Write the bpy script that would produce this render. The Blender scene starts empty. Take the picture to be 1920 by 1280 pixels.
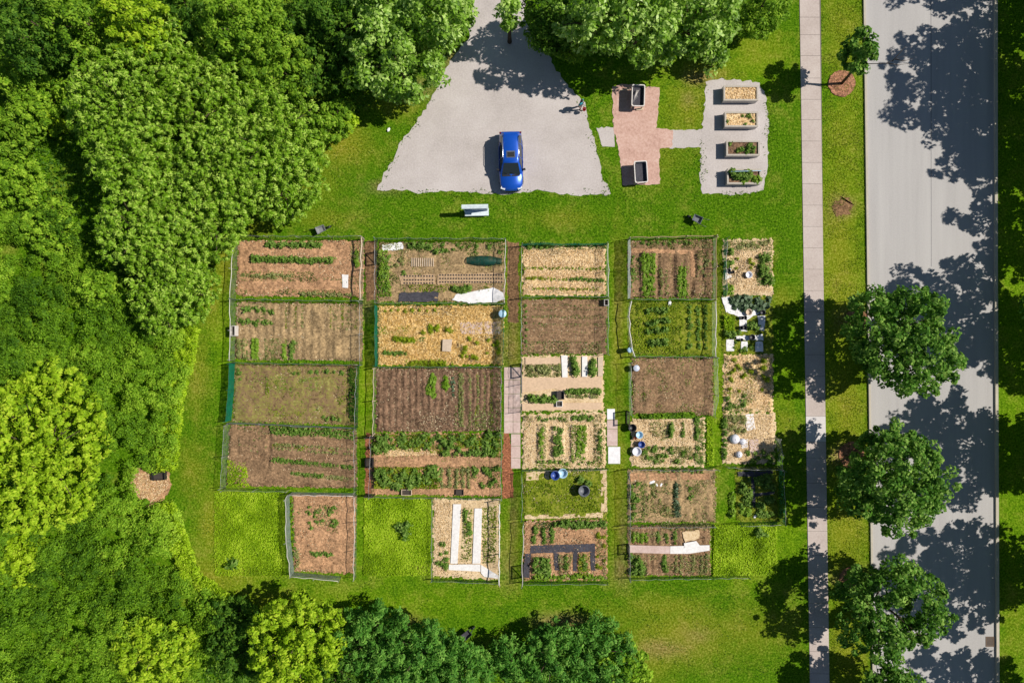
import bpy, math, random
import numpy as np
from mathutils import Vector

# ------------------------------------------------------------------ camera, sky, sun, exposure
S = bpy.context.scene
COL = S.collection
H = 53.0                                   # height of the camera over the lawn
PPM = 24.0                                 # photo pixels per metre on the ground
cam = bpy.data.objects.new("camera", bpy.data.cameras.new("camera"))
COL.objects.link(cam)
cam.location = (0, 0, H)
cam.rotation_euler = (0, 0, 0)
cam.data.sensor_width = 36
cam.data.lens = 36 * H / 80.0
cam.data.clip_end = 3000
S.camera = cam
SUN_EL, SUN_DIR = math.radians(47.5), (0.989, 0.148)
w = bpy.data.worlds.new("World")
S.world = w
w.use_nodes = True
sky = w.node_tree.nodes.new("ShaderNodeTexSky")
sky.sky_type = 'NISHITA'
sky.sun_disc = False
sky.sun_elevation = SUN_EL
sky.sun_rotation = math.atan2(SUN_DIR[0], SUN_DIR[1])
sky.dust_density = 0.3
bg = w.node_tree.nodes["Background"]
bg.inputs[1].default_value = 0.057
w.node_tree.links.new(sky.outputs[0], bg.inputs[0])
sun = bpy.data.objects.new("sun", bpy.data.lights.new("sun", 'SUN'))
COL.objects.link(sun)
sun.data.energy = 4.6
sun.data.angle = math.radians(0.53)
sun.data.color = (1.0, 0.95, 0.87)
sd = Vector((SUN_DIR[0] * math.cos(SUN_EL), SUN_DIR[1] * math.cos(SUN_EL), math.sin(SUN_EL)))
sun.rotation_euler = sd.to_track_quat('Z', 'Y').to_euler()
S.view_settings.view_transform = 'Standard'
S.view_settings.look = 'None'
S.view_settings.exposure = 0.18
S.view_settings.gamma = 1.0
S.render.engine = 'CYCLES'
S.cycles.max_bounces = 6
S.cycles.transparent_max_bounces = 12

# ------------------------------------------------------------------ helpers
R = np.random.default_rng(7)


def G(px, py, z=0.0):
    """world x, y of a point seen at photo pixel (px, py) and standing z above the ground"""
    k = (H - z) / H / PPM
    return ((px - 960) * k, (640 - py) * k)


def tag(o, label=None, cat=None, group=None, kind=None):
    if label: o["label"] = label
    if cat: o["category"] = cat
    if group: o["group"] = group
    if kind: o["kind"] = kind
    return o


def empty(name, x, y, rz=0.0, z=0.0):
    o = bpy.data.objects.new(name, None)
    COL.objects.link(o)
    o.location = (x, y, z)
    o.rotation_euler = (0, 0, rz)
    o.empty_display_size = 0.2
    return o


def link(name, me, parent=None, loc=None, rz=0.0):
    o = bpy.data.objects.new(name, me)
    COL.objects.link(o)
    if parent is not None: o.parent = parent
    if loc is not None: o.location = loc
    if rz: o.rotation_euler = (0, 0, rz)
    return o


def quads_mesh(name, V, F, mat, attr=None, smooth=False):
    """mesh from an (n,3) vertex array and an (m,k) face array; attr is one float per face"""
    V = np.asarray(V, np.float32); F = np.asarray(F, np.int32)
    me = bpy.data.meshes.new(name)
    k = F.shape[1]
    me.vertices.add(len(V)); me.vertices.foreach_set("co", V.ravel())
    me.loops.add(F.size); me.loops.foreach_set("vertex_index", F.ravel())
    me.polygons.add(len(F))
    me.polygons.foreach_set("loop_start", np.arange(0, F.size, k, dtype=np.int32))
    me.polygons.foreach_set("loop_total", np.full(len(F), k, np.int32))
    if smooth: me.polygons.foreach_set("use_smooth", np.ones(len(F), bool))
    if attr is not None:
        a = me.attributes.new("rnd", 'FLOAT', 'FACE')
        a.data.foreach_set("value", np.asarray(attr, np.float32))
    me.update(calc_edges=True)
    if mat: me.materials.append(mat)
    return me


class MB:
    """collects simple shapes into one mesh"""
    def __init__(s): s.v = []; s.f = []; s.sm = []

    def add(s, vs, fs, smooth=False):
        n = len(s.v); s.v += [tuple(v) for v in vs]
        s.f += [tuple(i + n for i in f) for f in fs]; s.sm += [smooth] * len(fs)
        return s

    def box(s, c, d, rz=0.0, taper=1.0):
        x, y, z = c; a, b, h = d[0] / 2, d[1] / 2, d[2] / 2
        co, si = math.cos(rz), math.sin(rz); vs = []
        for k, t in ((-h, 1.0), (h, taper)):
            for i, j in ((-a, -b), (a, -b), (a, b), (-a, b)):
                i *= t; j *= t
                vs.append((x + i * co - j * si, y + i * si + j * co, z + k))
        return s.add(vs, [(3, 2, 1, 0), (4, 5, 6, 7), (0, 1, 5, 4), (1, 2, 6, 5), (2, 3, 7, 6), (3, 0, 4, 7)])

    def tube(s, pts, rad, n=8, caps=True, smooth=True):
        pts = [Vector(p) for p in pts]
        if not isinstance(rad, (list, tuple)): rad = [rad] * len(pts)
        vs = []
        for i, p in enumerate(pts):
            t = (pts[min(i + 1, len(pts) - 1)] - pts[max(i - 1, 0)]).normalized()
            u = t.orthogonal().normalized() if abs(t.z) > 0.95 else t.cross(Vector((0, 0, 1))).normalized()
            q = t.cross(u)
            for k in range(n):
                a = 2 * math.pi * k / n
                vs.append(p + (u * math.cos(a) + q * math.sin(a)) * rad[i])
        fs = [(i * n + k, i * n + (k + 1) % n, (i + 1) * n + (k + 1) % n, (i + 1) * n + k)
              for i in range(len(pts) - 1) for k in range(n)]
        s.add(vs, fs, smooth)
        if caps:
            m = len(s.v) - len(vs)
            s.f += [tuple(m + k for k in range(n))[::-1], tuple(m + (len(pts) - 1) * n + k for k in range(n))]
            s.sm += [False, False]
        return s

    def lathe(s, c, prof, n=20, smooth=True, sx=1.0, sy=1.0):
        vs = []
        for r, z in prof:
            for k in range(n):
                a = 2 * math.pi * k / n
                vs.append((c[0] + r * sx * math.cos(a), c[1] + r * sy * math.sin(a), c[2] + z))
        m = len(prof)
        fs = [(i * n + k, i * n + (k + 1) % n, (i + 1) * n + (k + 1) % n, (i + 1) * n + k)
              for i in range(m - 1) for k in range(n)]
        s.add(vs, fs, smooth)
        b = len(s.v) - len(vs)
        s.f.append(tuple(b + k for k in range(n))[::-1]); s.sm.append(False)
        s.f.append(tuple(b + (m - 1) * n + k for k in range(n))); s.sm.append(False)
        return s

    def prism(s, poly, z0, z1):
        n = len(poly)
        vs = [(x, y, z0) for x, y in poly] + [(x, y, z1) for x, y in poly]
        return s.add(vs, [tuple(range(n))[::-1], tuple(range(n, 2 * n))] + [(i, (i + 1) % n, n + (i + 1) % n, n + i) for i in range(n)])

    def mesh(s, name, mat):
        me = bpy.data.meshes.new(name)
        me.from_pydata(s.v, [], s.f)
        me.polygons.foreach_set("use_smooth", s.sm)
        me.update()
        if mat: me.materials.append(mat)
        return me

    def build(s, name, mat, parent=None, loc=None, rz=0.0):
        return link(name, s.mesh(name, mat), parent, loc, rz)


# ------------------------------------------------------------------ materials
def new_mat(name):
    m = bpy.data.materials.new(name); m.use_nodes = True
    nt = m.node_tree
    return m, nt, nt.nodes["Principled BSDF"]


def plain(name, rgb, rough=0.6, metal=0.0, coat=0.0, spec=0.5, var=0.12):
    m, nt, b = new_mat(name)
    t = nt.nodes.new("ShaderNodeTexCoord"); n = nt.nodes.new("ShaderNodeTexNoise")
    n.inputs["Scale"].default_value = 6; n.inputs["Detail"].default_value = 5
    nt.links.new(t.outputs["Object"], n.inputs["Vector"])
    r = nt.nodes.new("ShaderNodeValToRGB")
    r.color_ramp.elements[0].position = 0.3; r.color_ramp.elements[1].position = 0.7
    r.color_ramp.elements[0].color = (*[c * (1 - var) for c in rgb], 1)
    r.color_ramp.elements[1].color = (*[min(1, c * (1 + var)) for c in rgb], 1)
    nt.links.new(n.outputs[0], r.inputs[0]); nt.links.new(r.outputs[0], b.inputs["Base Color"])
    b.inputs["Roughness"].default_value = rough; b.inputs["Metallic"].default_value = metal
    b.inputs["Coat Weight"].default_value = coat; b.inputs["Specular IOR Level"].default_value = spec
    return m


def ground(name, ramp, fine=6.0, coarse=0.7, cmix=0.45, rough=0.95, bump=0.4, bdist=0.05, stretch=None, cstretch=None):
    """noisy ground: fine grain through a colour ramp, tinted by a coarse noise"""
    m, nt, b = new_mat(name); L = nt.links.new
    g = nt.nodes.new("ShaderNodeNewGeometry")
    src = g.outputs["Position"]
    if stretch:
        mp = nt.nodes.new("ShaderNodeMapping"); mp.inputs["Scale"].default_value = stretch
        L(src, mp.inputs["Vector"]); src = mp.outputs[0]
    a = nt.nodes.new("ShaderNodeTexNoise"); a.inputs["Scale"].default_value = fine
    a.inputs["Detail"].default_value = 3; a.inputs["Roughness"].default_value = 0.7
    c = nt.nodes.new("ShaderNodeTexNoise"); c.inputs["Scale"].default_value = coarse
    c.inputs["Detail"].default_value = 5; c.inputs["Roughness"].default_value = 0.6
    L(src, a.inputs["Vector"]); L(g.outputs["Position"], c.inputs["Vector"])
    if cstretch:
        mq = nt.nodes.new("ShaderNodeMapping"); mq.inputs["Scale"].default_value = cstretch
        L(g.outputs["Position"], mq.inputs["Vector"]); L(mq.outputs[0], c.inputs["Vector"])
    mx = nt.nodes.new("ShaderNodeMix"); mx.data_type = 'FLOAT'; mx.inputs[0].default_value = cmix
    L(a.outputs[0], mx.inputs[2]); L(c.outputs[0], mx.inputs[3])
    r = nt.nodes.new("ShaderNodeValToRGB"); e = r.color_ramp.elements
    while len(e) < len(ramp): e.new(0.5)
    for i, (p, col) in enumerate(ramp): e[i].position = p; e[i].color = (*col, 1)
    L(mx.outputs[0], r.inputs[0]); L(r.outputs[0], b.inputs["Base Color"])
    bp = nt.nodes.new("ShaderNodeBump"); bp.inputs["Strength"].default_value = bump
    bp.inputs["Distance"].default_value = bdist
    L(a.outputs[0], bp.inputs["Height"]); L(bp.outputs[0], b.inputs["Normal"])
    b.inputs["Roughness"].default_value = rough
    b.inputs["Specular IOR Level"].default_value = 0.08
    return m


def leaf(name, dark, mid, light, trans=0.42, rough=0.6, spec=0.18):
    """leaf colour picked per leaf from its own number"""
    m, nt, b = new_mat(name); L = nt.links.new
    at = nt.nodes.new("ShaderNodeAttribute"); at.attribute_name = "rnd"
    r = nt.nodes.new("ShaderNodeValToRGB"); e = r.color_ramp.elements
    e.new(0.5)
    for i, (p, c) in enumerate(((0.0, dark), (0.5, mid), (1.0, light))): e[i].position = p; e[i].color = (*c, 1)
    L(at.outputs["Fac"], r.inputs[0]); L(r.outputs[0], b.inputs["Base Color"])
    b.inputs["Roughness"].default_value = rough; b.inputs["Specular IOR Level"].default_value = spec
    tr = nt.nodes.new("ShaderNodeBsdfTranslucent"); L(r.outputs[0], tr.inputs[0])
    mx = nt.nodes.new("ShaderNodeMixShader"); mx.inputs[0].default_value = trans
    L(b.outputs[0], mx.inputs[1]); L(tr.outputs[0], mx.inputs[2])
    L(mx.outputs[0], nt.nodes["Material Output"].inputs[0])
    return m


def net(name, rgb, opacity):
    m, nt, b = new_mat(name); L = nt.links.new
    b.inputs["Base Color"].default_value = (*rgb, 1); b.inputs["Roughness"].default_value = 0.6
    g = nt.nodes.new("ShaderNodeNewGeometry"); n = nt.nodes.new("ShaderNodeTexNoise")
    n.inputs["Scale"].default_value = 3.0; L(g.outputs["Position"], n.inputs["Vector"])
    mr = nt.nodes.new("ShaderNodeMapRange"); mr.inputs[1].default_value = 0.3; mr.inputs[2].default_value = 0.7
    mr.inputs[3].default_value = max(0, opacity - 0.2); mr.inputs[4].default_value = min(1, opacity + 0.2)
    L(n.outputs[0], mr.inputs[0])
    tp = nt.nodes.new("ShaderNodeBsdfTransparent"); mx = nt.nodes.new("ShaderNodeMixShader")
    tl = nt.nodes.new("ShaderNodeBsdfTranslucent"); tl.inputs[0].default_value = (*[min(1, c * 1.6) for c in rgb], 1)
    m2 = nt.nodes.new("ShaderNodeMixShader"); m2.inputs[0].default_value = 0.5
    L(b.outputs[0], m2.inputs[1]); L(tl.outputs[0], m2.inputs[2])
    L(mr.outputs[0], mx.inputs[0]); L(tp.outputs[0], mx.inputs[1]); L(m2.outputs[0], mx.inputs[2])
    L(mx.outputs[0], nt.nodes["Material Output"].inputs[0])
    return m


def lawn_mat():
    m, nt, b = new_mat("lawn_grass"); L = nt.links.new
    g = nt.nodes.new("ShaderNodeNewGeometry")
    def noise(scale, detail, rough=0.6):
        n = nt.nodes.new("ShaderNodeTexNoise"); n.inputs["Scale"].default_value = scale
        n.inputs["Detail"].default_value = detail; n.inputs["Roughness"].default_value = rough
        L(g.outputs["Position"], n.inputs["Vector"]); return n
    f, c, d = noise(6.5, 3, 0.75), noise(0.35, 6, 0.65), noise(1.6, 5, 0.7)
    def ramp(stops, fac):
        r = nt.nodes.new("ShaderNodeValToRGB"); e = r.color_ramp.elements
        while len(e) < len(stops): e.new(0.5)
        for i, (p, col) in enumerate(stops): e[i].position = p; e[i].color = (*col, 1)
        L(fac, r.inputs[0]); return r
    green = ramp([(0.30, (0.016, 0.060, 0.001)), (0.5, (0.062, 0.152, 0.003)), (0.70, (0.17, 0.30, 0.014))], f.outputs[0])
    dry = ramp([(0.28, (0.090, 0.110, 0.004)), (0.5, (0.215, 0.225, 0.012)), (0.72, (0.43, 0.39, 0.08))], f.outputs[0])
    lime = ramp([(0.28, (0.070, 0.145, 0.001)), (0.5, (0.190, 0.320, 0.004)), (0.72, (0.36, 0.50, 0.025))], f.outputs[0])
    soil = ramp([(0.34, (0.10, 0.055, 0.02)), (0.5, (0.26, 0.16, 0.075)), (0.66, (0.46, 0.32, 0.18))], f.outputs[0])
    def fac(attr, noise_w):
        a = nt.nodes.new("ShaderNodeAttribute"); a.attribute_name = attr
        x = nt.nodes.new("ShaderNodeMath"); x.operation = 'MULTIPLY_ADD'
        L(c.outputs[0], x.inputs[0]); x.inputs[1].default_value = noise_w; x.inputs[2].default_value = -noise_w * 0.5
        y = nt.nodes.new("ShaderNodeMath"); y.operation = 'ADD'; y.use_clamp = True
        x2 = nt.nodes.new("ShaderNodeMath"); x2.operation = 'MULTIPLY_ADD'
        L(d.outputs[0], x2.inputs[0]); x2.inputs[1].default_value = noise_w * 0.8; x2.inputs[2].default_value = -noise_w * 0.4
        z = nt.nodes.new("ShaderNodeMath"); z.operation = 'ADD'
        L(x.outputs[0], z.inputs[0]); L(x2.outputs[0], z.inputs[1])
        L(a.outputs["Fac"], y.inputs[0]); L(z.outputs[0], y.inputs[1]); return y
    def mix(fc, A, B):
        x = nt.nodes.new("ShaderNodeMix"); x.data_type = 'RGBA'
        L(fc.outputs[0], x.inputs[0]); L(A, x.inputs[6]); L(B, x.inputs[7]); return x.outputs[2]
    col = mix(fac("lime", 1.3), green.outputs[0], lime.outputs[0])
    col = mix(fac("dry", 0.9), col, dry.outputs[0])
    col = mix(fac("bare", 0.7), col, soil.outputs[0])
    L(col, b.inputs["Base Color"])
    bp = nt.nodes.new("ShaderNodeBump"); bp.inputs["Strength"].default_value = 0.8; bp.inputs["Distance"].default_value = 0.08
    L(f.outputs[0], bp.inputs["Height"]); L(bp.outputs[0], b.inputs["Normal"])
    b.inputs["Roughness"].default_value = 1.0; b.inputs["Specular IOR Level"].default_value = 0.03
    return m


M = {}
M["lawn"] = lawn_mat()
def tri(c, d=0.45, l=1.6): return [(0.36, tuple(x * d for x in c)), (0.5, c), (0.64, tuple(min(1, x * l) for x in c))]
M["road"] = ground("road_concrete", [(0.32, (0.36, 0.343, 0.33)), (0.5, (0.42, 0.40, 0.385)), (0.68, (0.465, 0.445, 0.425))], 9, 1.0, 0.6, bump=0.12, cstretch=(1.1, 0.06, 1))
M["kerb"] = ground("kerb_concrete", [(0.3, (0.40, 0.36, 0.29)), (0.7, (0.54, 0.49, 0.40))], 5, 0.6, bump=0.1)
M["walk"] = ground("sidewalk_concrete", [(0.3, (0.40, 0.33, 0.295)), (0.5, (0.49, 0.415, 0.375)), (0.7, (0.57, 0.50, 0.455))], 7, 0.5, 0.5, bump=0.1)
M["walknew"] = ground("fresh_concrete", [(0.3, (0.56, 0.52, 0.50)), (0.7, (0.68, 0.64, 0.62))], 7, 0.5, bump=0.1)
M["gravel"] = ground("gravel", [(0.30, (0.37, 0.33, 0.305)), (0.48, (0.475, 0.425, 0.40)), (0.68, (0.575, 0.525, 0.50))], 7.5, 0.30, 0.55, bump=0.3)
M["paver"] = ground("pink_pavers", [(0.30, (0.38, 0.225, 0.18)), (0.5, (0.54, 0.345, 0.28)), (0.70, (0.66, 0.47, 0.40))], 5, 0.8, 0.4, bump=0.2)
M["slab"] = ground("pale_slabs", [(0.3, (0.42, 0.30, 0.26)), (0.5, (0.56, 0.42, 0.37)), (0.7, (0.68, 0.55, 0.5))], 5, 0.9, 0.5, bump=0.15)
M["chips"] = ground("red_wood_chips", tri((0.27, 0.105, 0.052), 0.4, 1.9), 7, 1.2, 0.2, bump=0.7)
M["brownchips"] = ground("brown_wood_chips", tri((0.20, 0.115, 0.058), 0.4, 1.9), 6, 1.2, 0.25, bump=0.7)
M["mulch"] = ground("bark_mulch", tri((0.30, 0.145, 0.085), 0.4, 1.9), 8, 1.5, 0.2, bump=0.8)
M["soil_red"] = ground("reddish_soil", tri((0.40, 0.228, 0.122), 0.45, 1.7), 6, 0.9, 0.35, bump=0.8)
M["soil_tan"] = ground("tan_soil", tri((0.31, 0.212, 0.108), 0.45, 1.7), 6, 0.9, 0.35, bump=0.8)
M["soil_brown"] = ground("brown_soil", tri((0.235, 0.146, 0.080), 0.45, 1.8), 6, 0.9, 0.35, bump=0.8)
M["soil_dark"] = ground("dark_soil", tri((0.175, 0.105, 0.064), 0.35, 1.9), 5, 0.9, 0.3, bump=0.9)
M["litter_brown"] = leaf("litter_brown", (0.035, 0.022, 0.012), (0.29, 0.20, 0.105), (0.72, 0.60, 0.39), trans=0.05, rough=0.9, spec=0.05)
M["litter_dark"] = leaf("litter_dark", (0.025, 0.015, 0.009), (0.17, 0.11, 0.062), (0.50, 0.38, 0.25), trans=0.05, rough=0.9, spec=0.05)
M["litter_green"] = leaf("litter_green", (0.03, 0.055, 0.005), (0.13, 0.19, 0.02), (0.36, 0.42, 0.10), trans=0.2, rough=0.8, spec=0.1)
M["litter_red"] = leaf("litter_red", (0.09, 0.04, 0.018), (0.38, 0.195, 0.10), (0.68, 0.46, 0.29), trans=0.05, rough=0.9, spec=0.05)
M["soil_weedy"] = ground("weedy_soil", [(0.36, (0.09, 0.06, 0.025)), (0.46, (0.24, 0.155, 0.08)), (0.55, (0.22, 0.19, 0.05)), (0.66, (0.34, 0.31, 0.10))], 5, 0.8, 0.35, bump=0.7)
M["soil_green"] = ground("green_plot_floor", [(0.36, (0.05, 0.08, 0.006)), (0.48, (0.15, 0.19, 0.012)), (0.58, (0.25, 0.27, 0.03)), (0.68, (0.33, 0.25, 0.10))], 5, 0.9, 0.35, bump=0.7)
M["gold"] = ground("golden_straw", [(0.34, (0.26, 0.145, 0.035)), (0.47, (0.66, 0.41, 0.125)), (0.64, (0.90, 0.64, 0.27))], 5, 0.9, 0.35, bump=0.8)
M["goldleaf"] = leaf("golden_stalks", (0.30, 0.165, 0.035), (0.72, 0.47, 0.16), (0.94, 0.72, 0.36), trans=0.1, rough=0.8)
M["seedsoil"] = ground("pale_seed_soil", tri((0.44, 0.30, 0.175), 0.7, 1.3), 6, 0.9, 0.3, bump=0.3)
M["straw"] = ground("straw_mulch", [(0.34, (0.30, 0.18, 0.08)), (0.47, (0.68, 0.46, 0.23)), (0.64, (0.90, 0.70, 0.42))], 6, 0.9, 0.35, bump=0.6)
M["paleStraw"] = ground("pale_straw", [(0.3, (0.34, 0.22, 0.11)), (0.47, (0.60, 0.44, 0.25)), (0.68, (0.80, 0.63, 0.42))], 6, 0.9, 0.35, bump=0.6)
M["cloth"] = ground("weed_cloth", [(0.3, (0.03, 0.03, 0.038)), (0.7, (0.10, 0.095, 0.11))], 6, 0.9, bump=0.5)
M["white"] = plain("white_board", (0.74, 0.71, 0.68), 0.6)
M["whitefab"] = ground("white_fleece", [(0.3, (0.62, 0.6, 0.6)), (0.6, (0.84, 0.82, 0.82))], 3, 0.7, bump=0.5)
M["bluewhite"] = plain("white_bench_paint", (0.66, 0.74, 0.76), 0.4)
M["board"] = plain("notice_board_face", (0.16, 0.24, 0.42), 0.5)  # dark blue carries the self-shadow of the front face in its colour
M["wood"] = plain("weathered_wood", (0.36, 0.24, 0.14), 0.8)
M["palewood"] = plain("pale_wood", (0.55, 0.43, 0.31), 0.8)
M["plank"] = plain("pine_boards", (0.60, 0.42, 0.27), 0.75)
M["darkwood"] = plain("dark_wood", (0.05, 0.038, 0.03), 0.8)
M["black"] = plain("black_plastic", (0.02, 0.02, 0.022), 0.45)
M["greyplastic"] = plain("grey_plastic", (0.11, 0.12, 0.14), 0.5)
M["greyrim"] = plain("weathered_rim", (0.44, 0.39, 0.33), 0.8)
M["rim"] = plain("white_rim", (0.66, 0.61, 0.57), 0.5)
M["steel"] = plain("galvanised_steel", (0.38, 0.38, 0.38), 0.45, 0.6)
M["greensteel"] = plain("green_steel", (0.02, 0.09, 0.05), 0.5)
M["bluebin"] = plain("blue_plastic", (0.04, 0.24, 0.50), 0.4)
M["navy"] = plain("navy_plastic", (0.03, 0.07, 0.28), 0.4)
M["palebin"] = plain("pale_blue_plastic", (0.42, 0.62, 0.78), 0.35)
M["greybin"] = plain("silver_lid", (0.52, 0.56, 0.66), 0.35)
M["dome"] = plain("white_dome", (0.70, 0.70, 0.76), 0.4)
M["terracotta"] = plain("terracotta", (0.42, 0.17, 0.09), 0.7)
M["redplastic"] = plain("red_plastic", (0.42, 0.03, 0.02), 0.4)
M["stone"] = ground("grey_stone", [(0.3, (0.16, 0.15, 0.14)), (0.7, (0.42, 0.39, 0.36))], 6, 1.5)
M["bark"] = ground("bark", [(0.3, (0.04, 0.028, 0.018)), (0.7, (0.13, 0.095, 0.065))], 8, 1.5, stretch=(3, 3, 0.6))
M["iron"] = plain("rusty_iron", (0.13, 0.085, 0.055), 0.7, 0.4)
M["ash"] = leaf("leaf_mid_green", (0.060, 0.145, 0.008), (0.185, 0.365, 0.016), (0.40, 0.58, 0.05))
M["sumac"] = leaf("leaf_sumac", (0.070, 0.160, 0.005), (0.225, 0.440, 0.012), (0.58, 0.76, 0.13), rough=0.5, spec=0.25)
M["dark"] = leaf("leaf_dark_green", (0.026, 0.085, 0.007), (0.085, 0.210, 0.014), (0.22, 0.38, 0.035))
M["cotton"] = leaf("leaf_glossy_green", (0.070, 0.155, 0.010), (0.240, 0.450, 0.030), (0.60, 0.78, 0.22), rough=0.45, spec=0.35)
M["yellow"] = leaf("leaf_yellow_green", (0.120, 0.225, 0.004), (0.320, 0.520, 0.012), (0.58, 0.72, 0.05))
M["teal"] = leaf("leaf_blue_green", (0.030, 0.125, 0.012), (0.105, 0.305, 0.032), (0.28, 0.52, 0.085))
M["maple"] = leaf("leaf_maple", (0.028, 0.100, 0.008), (0.100, 0.260, 0.020), (0.35, 0.54, 0.10))
M["brush"] = leaf("leaf_thicket", (0.058, 0.155, 0.008), (0.205, 0.400, 0.016), (0.44, 0.64, 0.05))
M["lime"] = leaf("leaf_lime", (0.16, 0.28, 0.004), (0.36, 0.56, 0.010), (0.58, 0.74, 0.05))
M["bushy"] = leaf("crop_green", (0.036, 0.100, 0.010), (0.110, 0.235, 0.022), (0.30, 0.43, 0.09))
M["lettuce"] = leaf("crop_lettuce", (0.09, 0.20, 0.008), (0.20, 0.36, 0.02), (0.38, 0.54, 0.09))
M["blue"] = leaf("crop_blue_green", (0.04, 0.085, 0.035), (0.11, 0.18, 0.085), (0.27, 0.36, 0.22))
M["paleleaf"] = leaf("crop_pale", (0.10, 0.125, 0.025), (0.24, 0.28, 0.07), (0.46, 0.47, 0.20))
M["weed"] = leaf("weed_leaves", (0.090, 0.150, 0.003), (0.22, 0.33, 0.006), (0.40, 0.49, 0.03))
M["turf"] = leaf("turf_tufts", (0.028, 0.090, 0.001), (0.088, 0.200, 0.004), (0.24, 0.38, 0.02))
M["strawleaf"] = leaf("straw_stalks", (0.40, 0.24, 0.09), (0.74, 0.53, 0.27), (0.95, 0.78, 0.54), trans=0.1, rough=0.8)
M["net_green"] = net("green_netting", (0.006, 0.26, 0.16), 0.78)
M["net_dgreen"] = net("dark_green_netting", (0.015, 0.10, 0.05), 0.42)
M["net_grey"] = net("grey_netting", (0.42, 0.47, 0.47), 0.62)
M["net_pale"] = net("pale_wire_mesh", (0.36, 0.38, 0.33), 0.26)
M["wire"] = net("thin_wire_mesh", (0.12, 0.13, 0.12), 0.24)

# ------------------------------------------------------------------ numpy helpers
def inside(poly, X, Y):
    poly = np.asarray(poly, float); r = np.zeros(X.shape, bool); j = len(poly) - 1
    for i in range(len(poly)):
        xi, yi = poly[i]; xj, yj = poly[j]
        c = ((yi > Y) != (yj > Y)) & (X < (xj - xi) * (Y - yi) / (yj - yi + 1e-12) + xi)
        r ^= c; j = i
    return r


def scatter_in(poly, n, rng):
    p = np.asarray(poly, float); lo, hi = p.min(0), p.max(0); out = np.zeros((0, 2))
    while len(out) < n:
        q = lo + rng.random((n * 2, 2)) * (hi - lo)
        out = np.vstack([out, q[inside(p, q[:, 0], q[:, 1])]])
    return out[:n]


def vnoise(x, y, scale, seed):
    g = np.random.default_rng(seed).random((64, 64))
    u, v = x / scale, y / scale
    i, j = np.floor(u).astype(int), np.floor(v).astype(int); fu, fv = u - i, v - j
    fu = fu * fu * (3 - 2 * fu); fv = fv * fv * (3 - 2 * fv)
    a = g[i % 64, j % 64]; b = g[(i + 1) % 64, j % 64]; c = g[i % 64, (j + 1) % 64]; d = g[(i + 1) % 64, (j + 1) % 64]
    return (a * (1 - fu) + b * fu) * (1 - fv) + (c * (1 - fu) + d * fu) * fv


def unit(v): return v / (np.linalg.norm(v, axis=1, keepdims=True) + 1e-9)


def leaf_quads(P, N, L, W, rng, droop=0.25, T=None):
    """diamond leaves at P facing N; returns verts (4n,3), faces"""
    n = len(P)
    if T is None: T = rng.normal(size=(n, 3))
    T = unit(T - N * (T * N).sum(1, keepdims=True)); B = np.cross(N, T)
    L = (L * (0.7 + 0.6 * rng.random(n)))[:, None]; Wd = (W * (0.7 + 0.6 * rng.random(n)))[:, None]
    base = P - T * L * 0.5
    tip = P + T * L * 0.5 - N * L * droop
    l = P + B * Wd * 0.5 - N * L * 0.03; r = P - B * Wd * 0.5 - N * L * 0.03
    V = np.stack([base, r, tip, l], 1).reshape(-1, 3)
    return V, np.arange(4 * n).reshape(n, 4)


def sphere_dirs(n, rng, zmin=-1.0):
    z = zmin + (1 - zmin) * rng.random(n); a = rng.random(n) * 2 * np.pi
    s = np.sqrt(np.maximum(0, 1 - z * z))
    return np.stack([s * np.cos(a), s * np.sin(a), z], 1)


def clump_leaves(C, rad, per, size, aspect, rng, flat=0.8, tint=0.5, up=0.5, jitter=0.5, droop=0.25, zmin=-0.35):
    """leaf quads and colour numbers for tufts C (k,3) of radius rad (k,)"""
    k = len(C)
    D = sphere_dirs(k * per, rng, zmin); idx = np.repeat(np.arange(k), per)
    r = rad[idx] * (0.35 + 0.65 * rng.random(k * per) ** 0.5)
    P = C[idx] + D * r[:, None] * np.array([1, 1, flat])
    N = unit(D * 0.6 + np.array([0, 0, up]) + rng.normal(size=D.shape) * jitter)
    ct = rng.random(k)
    A = np.clip(0.56 + (ct[idx] - 0.5) * tint + (rng.random(k * per) - 0.5) * 0.7, 0, 1)
    V, F = leaf_quads(P, N, size, size * aspect, rng, droop, T=D * np.array([1, 1, 0.3]) + rng.normal(size=D.shape) * 0.5)
    return V, F, A


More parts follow.
